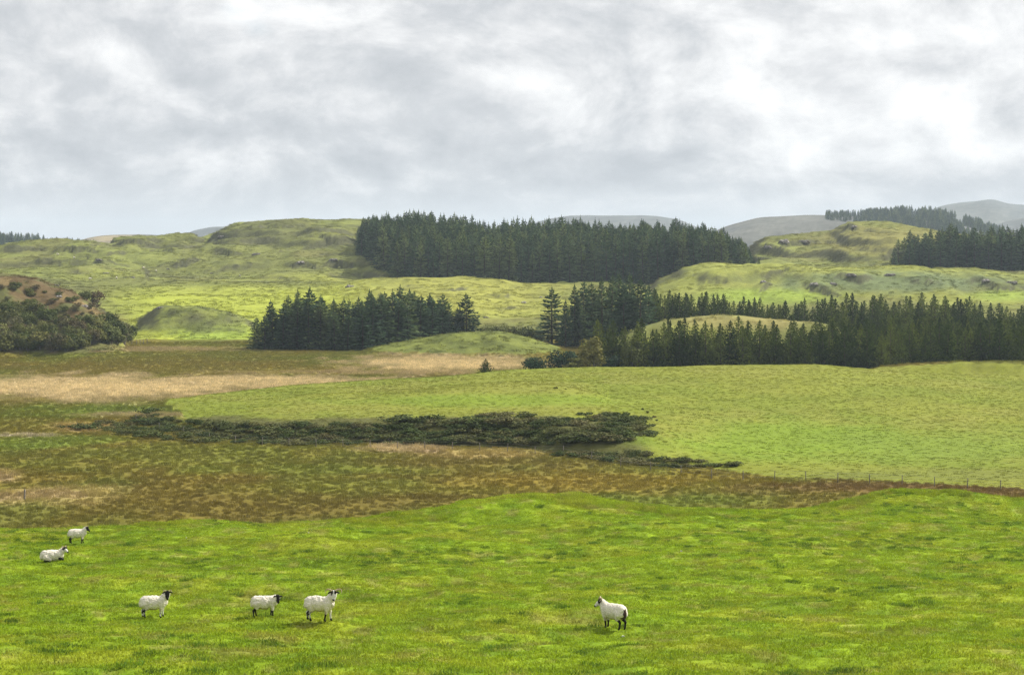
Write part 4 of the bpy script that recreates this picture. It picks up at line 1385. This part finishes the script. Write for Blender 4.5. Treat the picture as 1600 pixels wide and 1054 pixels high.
def sheep(px, fy, rz, label, yaw=0.0, pitch=50, size=1.0, horn=0.0, blaze=0.0, legwhite=0.0, lying=False, slim=0.0, neck=0.0, tail_dark=0.0, belly=0.0, stride=0.0, tuft=0.0, seed=1):
    caps = []                                     # p0, r0, p1, r1, region
    def cap(p0, r0, p1, r1, reg):
        caps.append((np.array(p0, float), r0, np.array(p1, float), r1, reg))
    dz = -0.31 if lying else 0.0
    g = 1 - slim
    cap((-.30, 0, .565 + dz), .215 * g, (-.02, 0, .53 + dz - belly), .245 * g, 'wool')
    cap((-.02, 0, .53 + dz - belly), .245 * g, (.26, 0, .555 + dz), .205 * g, 'wool')
    cap((-.36, 0, .56 + dz), .19 * g, (-.40, 0, .50 + dz), .16 * g, 'wool')
    cap((-.20, 0, .66 + dz), .12, (.22, 0, .65 + dz), .12, 'wool')
    hx, hz = .47, .80 + dz + neck
    cap((.28, 0, .60 + dz), .175 * g, (.40, 0, .71 + dz + neck * .5), .135, 'wool')
    cap((.40, 0, .71 + dz + neck * .5), .135, (hx, 0, hz), .095, 'wool')
    cap((.38, 0, .52 + dz), .11, (.30, 0, .46 + dz), .12, 'wool')
    ya, pi_ = math.radians(yaw), math.radians(pitch)
    hd = np.array((math.cos(ya) * math.cos(pi_), math.sin(ya) * math.cos(pi_), -math.sin(pi_)))
    sd_ = np.array((-math.sin(ya), math.cos(ya), 0))
    up = np.cross(hd, sd_) * 1.0
    if up[2] < 0:
        up = -up
    h0 = np.array((hx, 0, hz + .03)) + np.array((math.cos(ya), math.sin(ya), 0)) * .045
    h1 = h0 + hd * .235
    cap(h0, .082, h0 + hd * .11 - up * .012, .073, 'head')
    cap(h0 + hd * .11, .066, h1, .043, 'head')
    cap(h0 - hd * .02 - up * .05, .07, np.array((hx, 0, hz - .05)), .09, 'throat')
    cap((-.47, 0, .56 + dz), .05, (-.51, 0, .40 + dz), .035, 'tail')
    if not lying:
        for s, f in ((1, stride), (-1, -stride)):
            cap((.27, .10 * s, .42), .085 * g, (.27 + .3 * f, .095 * s, .26), .048, 'wool')
            cap((.27 + .3 * f, .095 * s, .26), .038, (.26 + .6 * f, .095 * s, .05), .026, 'leg')
            cap((.26 + .6 * f, .095 * s, .05), .03, (.285 + .6 * f, .095 * s, .012), .034, 'hoof')
            cap((-.33, .11 * s, .48), .145 * g, (-.29 - .4 * f, .105 * s, .35), .085, 'wool')
            cap((-.30 - .4 * f, .10 * s, .34), .062, (-.405 - .6 * f, .10 * s, .225), .038, 'leg')
            cap((-.405 - .6 * f, .10 * s, .225), .036, (-.38 - .7 * f, .10 * s, .05), .027, 'leg')
            cap((-.38 - .7 * f, .10 * s, .05), .03, (-.355 - .7 * f, .10 * s, .012), .034, 'hoof')
    else:
        for s in (1, -1):
            cap((.30, .11 * s, .14), .07, (.46, .10 * s, .05), .04, 'leg')
            cap((.46, .10 * s, .05), .035, (.30, .09 * s, .04), .03, 'leg')
            cap((-.28, .17 * s, .16), .13, (-.10, .22 * s, .07), .06, 'wool')
            cap((-.10, .22 * s, .06), .04, (-.36, .22 * s, .04), .032, 'leg')
    A = np.array([c[0] for c in caps] + [c[2] for c in caps])
    h = 0.019
    lo = A.min(0) - .28; hi = A.max(0) + .28
    lo[2] = -0.06
    ax = [np.arange(lo[k], hi[k], h) for k in range(3)]
    G = np.stack(np.meshgrid(*ax, indexing='ij'), -1)
    def cdist(P, c):
        d = c[2] - c[0]
        t = np.clip(((P - c[0]) @ d) / (d @ d), 0, 1)
        q = P - (c[0] + t[..., None] * d)
        if c[4] == 'wool':
            q = q * np.array((1, 1.06, 1))
        return np.linalg.norm(q, axis=-1) - (c[1] + t * (c[3] - c[1]))
    Fv = None
    for c in caps:
        f = cdist(G, c)
        kk = 0.045 if c[4] in ('wool', 'throat') else 0.018
        if Fv is None:
            Fv = f
        else:
            hh = np.clip(0.5 + 0.5 * (Fv - f) / kk, 0, 1)
            Fv = Fv * (1 - hh) + f * hh - kk * hh * (1 - hh)
    V, Q = surface_nets(Fv, lo, h)
    reg = [c[4] for c in caps]
    dist = np.stack([cdist(V, c) for c in caps], -1)
    near_ = np.argmin(dist, 1)
    colr = np.zeros((len(V), 3))
    nzv = fbm(V[:, 0] * 14 + seed * 3, V[:, 1] * 14 + V[:, 2] * 11, 3, seed)
    for k in range(len(V)):
        r_ = reg[near_[k]]
        if r_ in ('wool', 'throat', 'tail'):
            c = np.array(WOOL) * (1 + .06 * nzv[k])
            if tail_dark and V[k, 0] < -.40 and V[k, 2] < .64 + dz + .05 * nzv[k] and abs(V[k, 1] - .03) < (.10 + .05 * nzv[k]) * tail_dark * (1.25 - (V[k, 2] - .35) * 2.2):
                c = np.array(BROWN)
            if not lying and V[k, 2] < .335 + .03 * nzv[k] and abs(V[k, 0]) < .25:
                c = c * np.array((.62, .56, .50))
        elif r_ == 'head':
            t = (V[k] - h0) @ hd / .26
            c = np.array(BLACK)
            top_ = (V[k] - h0) @ up
            lat = abs((V[k] - h0) @ sd_)
            if blaze and .30 + .15 * nzv[k] < t < .88 and (top_ > -.01 or lat > .035) and lat < .10:
                c = np.array(WHITE)
            if blaze > .9 and t < .3 and lat < .022 and top_ > .03:
                c = np.array(WHITE)
        elif r_ == 'leg':
            c = np.array(WHITE if legwhite and (nzv[k] + legwhite - .5) > 0 else BLACK)
        else:
            c = np.array(HOOF)
        colr[k] = c
    isw = np.array([reg[i] in ('wool', 'throat') for i in near_])
    me = np_mesh('sheep_body', V, Q)
    nrm = np.zeros((len(V), 3)); me.vertices.foreach_get('normal', nr_ := np.zeros(len(V) * 3, np.float32)); nrm = nr_.reshape(-1, 3)
    V2 = V + nrm * (isw * (0.012 * nzv + 0.006 * fbm(V[:, 0] * 45, V[:, 2] * 45 + V[:, 1] * 30, 2, seed + 5)))[:, None]
    me.vertices.foreach_set('co', V2.astype(np.float32).ravel()); me.update()
    vcol(me, colr)
    X, Y, gz = on_ground(px, fy, 58, 135)
    root = empty('sheep', (X, Y, gz + 0.03), rz, size)
    link('body', me, M_SHEEP, root)
    for s in (1, -1):
        b = h0 + up * .045 + sd_ * s * .065 - hd * .0
        path = []
        for q in range(6):
            t = q / 5
            p = b + sd_ * s * (.125 * t) + np.array((0, 0, .02 * math.sin(t * 3.1) - .045 * t))
            path.append((*p, .028 * math.sin(.35 + 2.6 * t) + .004))
        link('ear', tube_mesh('ear', [path], M_EAR, 6), None, root)
        if horn:
            b = h0 + up * .07 + sd_ * s * .035 - hd * .035
            path = []
            N = 14
            for q in range(N):
                t = q / (N - 1)
                fw_ = np.array((math.cos(ya), math.sin(ya), 0))
                p = b + sd_ * s * horn * (.02 + .20 * math.sin(1.75 * t)) + np.array((0, 0, horn * (.075 * math.sin(2.6 * t) - .11 * t ** 2))) + fw_ * horn * (-.07 * math.sin(2.4 * t) + .10 * t ** 2)
                path.append((*p, (.024 * (1 - t) ** .7 + .004) * (.7 + .3 * horn)))
            link('horn', tube_mesh('horn', [path], M_HORN, 7), None, root)
    return tag(root, label, 'sheep', None)


R = math.radians
sheep(241, 966, R(6), 'white sheep with black face and dark patch on the rump, leftmost of the standing row', yaw=-84, pitch=58, size=1.0, horn=.5, stride=.07, legwhite=.75, belly=.02, tail_dark=.55, neck=.06, seed=2)
sheep(414, 964, R(8), 'stocky hornless black-faced sheep in the middle of the row of three', yaw=-78, pitch=62, size=.92, horn=.0, stride=-.06, belly=.02, neck=-.09, seed=3)
sheep(500, 970, R(-14), 'lean sheep with curled horns and white muzzle looking at the camera', yaw=-74, pitch=62, size=1.06, horn=1.0, blaze=.95, legwhite=.3, slim=.06, neck=.09, stride=.12, seed=4)
sheep(958, 982, R(136), 'horned sheep seen from behind with a brown patch under its tail', yaw=48, pitch=42, size=1.06, horn=.85, blaze=.7, tail_dark=.75, neck=-.02, stride=-.05, seed=5)
far_sheep = sheep(121, 849, R(8), 'black-faced sheep standing in profile near the far edge of the pasture', yaw=-18, pitch=48, size=1.0, horn=.35, stride=.06, neck=.02, seed=6)
sheep(82, 877, R(12), 'sheep lying in the grass with its black head turned', yaw=-35, pitch=35, size=1.12, horn=.6, blaze=.5, lying=True, neck=.0, seed=7)
body = [c for c in far_sheep.children if c.name.startswith('body')][0]
for px, y in ((90, 400), (116, 405), (141, 438), (224, 421), (244, 426), (375, 433), (182, 437)):
    X, Y, g = on_ground(px, y, 600, 1100)
    o = body.copy(); o.parent = None; COL.objects.link(o); o.name = 'distant_sheep'
    o.location = (X, Y, g + .12); o.rotation_euler = (0, 0, tr_rng.uniform(0, 6)); s = 1.15; o.scale = (s, s, s)
    tag(o, 'tiny white sheep grazing far off on the left hillside', 'sheep', 'far grazing sheep')

# ------------------------------------------------------------------ haze
bm = bmesh.new()
bmesh.ops.create_cube(bm, size=1.0)
me = bpy.data.meshes.new('haze'); bm.to_mesh(me); bm.free()
m, t = new_mat('haze')
pv = nd(t, 'ShaderNodeVolumePrincipled')
pv.inputs['Color'].default_value = (0.74, 0.88, 1.0, 1)
pv.inputs['Density'].default_value = 0.95e-4
pv.inputs['Anisotropy'].default_value = 0.15
oo = nd(t, 'ShaderNodeOutputMaterial'); lk(t, pv.outputs[0], oo.inputs['Volume'])
zt, zb = float(max(Z.max() + 8, 50)), float(Z.min() - 1.5)
hz = link('haze', me, m, kind='stuff')
hz.location = (0, 0, (zt + zb) / 2)
ext = float(max(np.abs(XX).max(), np.abs(YY).max())) * 2 + 200
hz.scale = (ext, ext, zt - zb)
print('COUNTS spruce', len([o for o in COL.objects if o.name.startswith('spruce_tree')]), 'pine', len([o for o in COL.objects if o.name.startswith('pine_tree')]),
      'bramble', len([o for o in COL.objects if o.name.startswith('bramble')]), 'front', n_front)
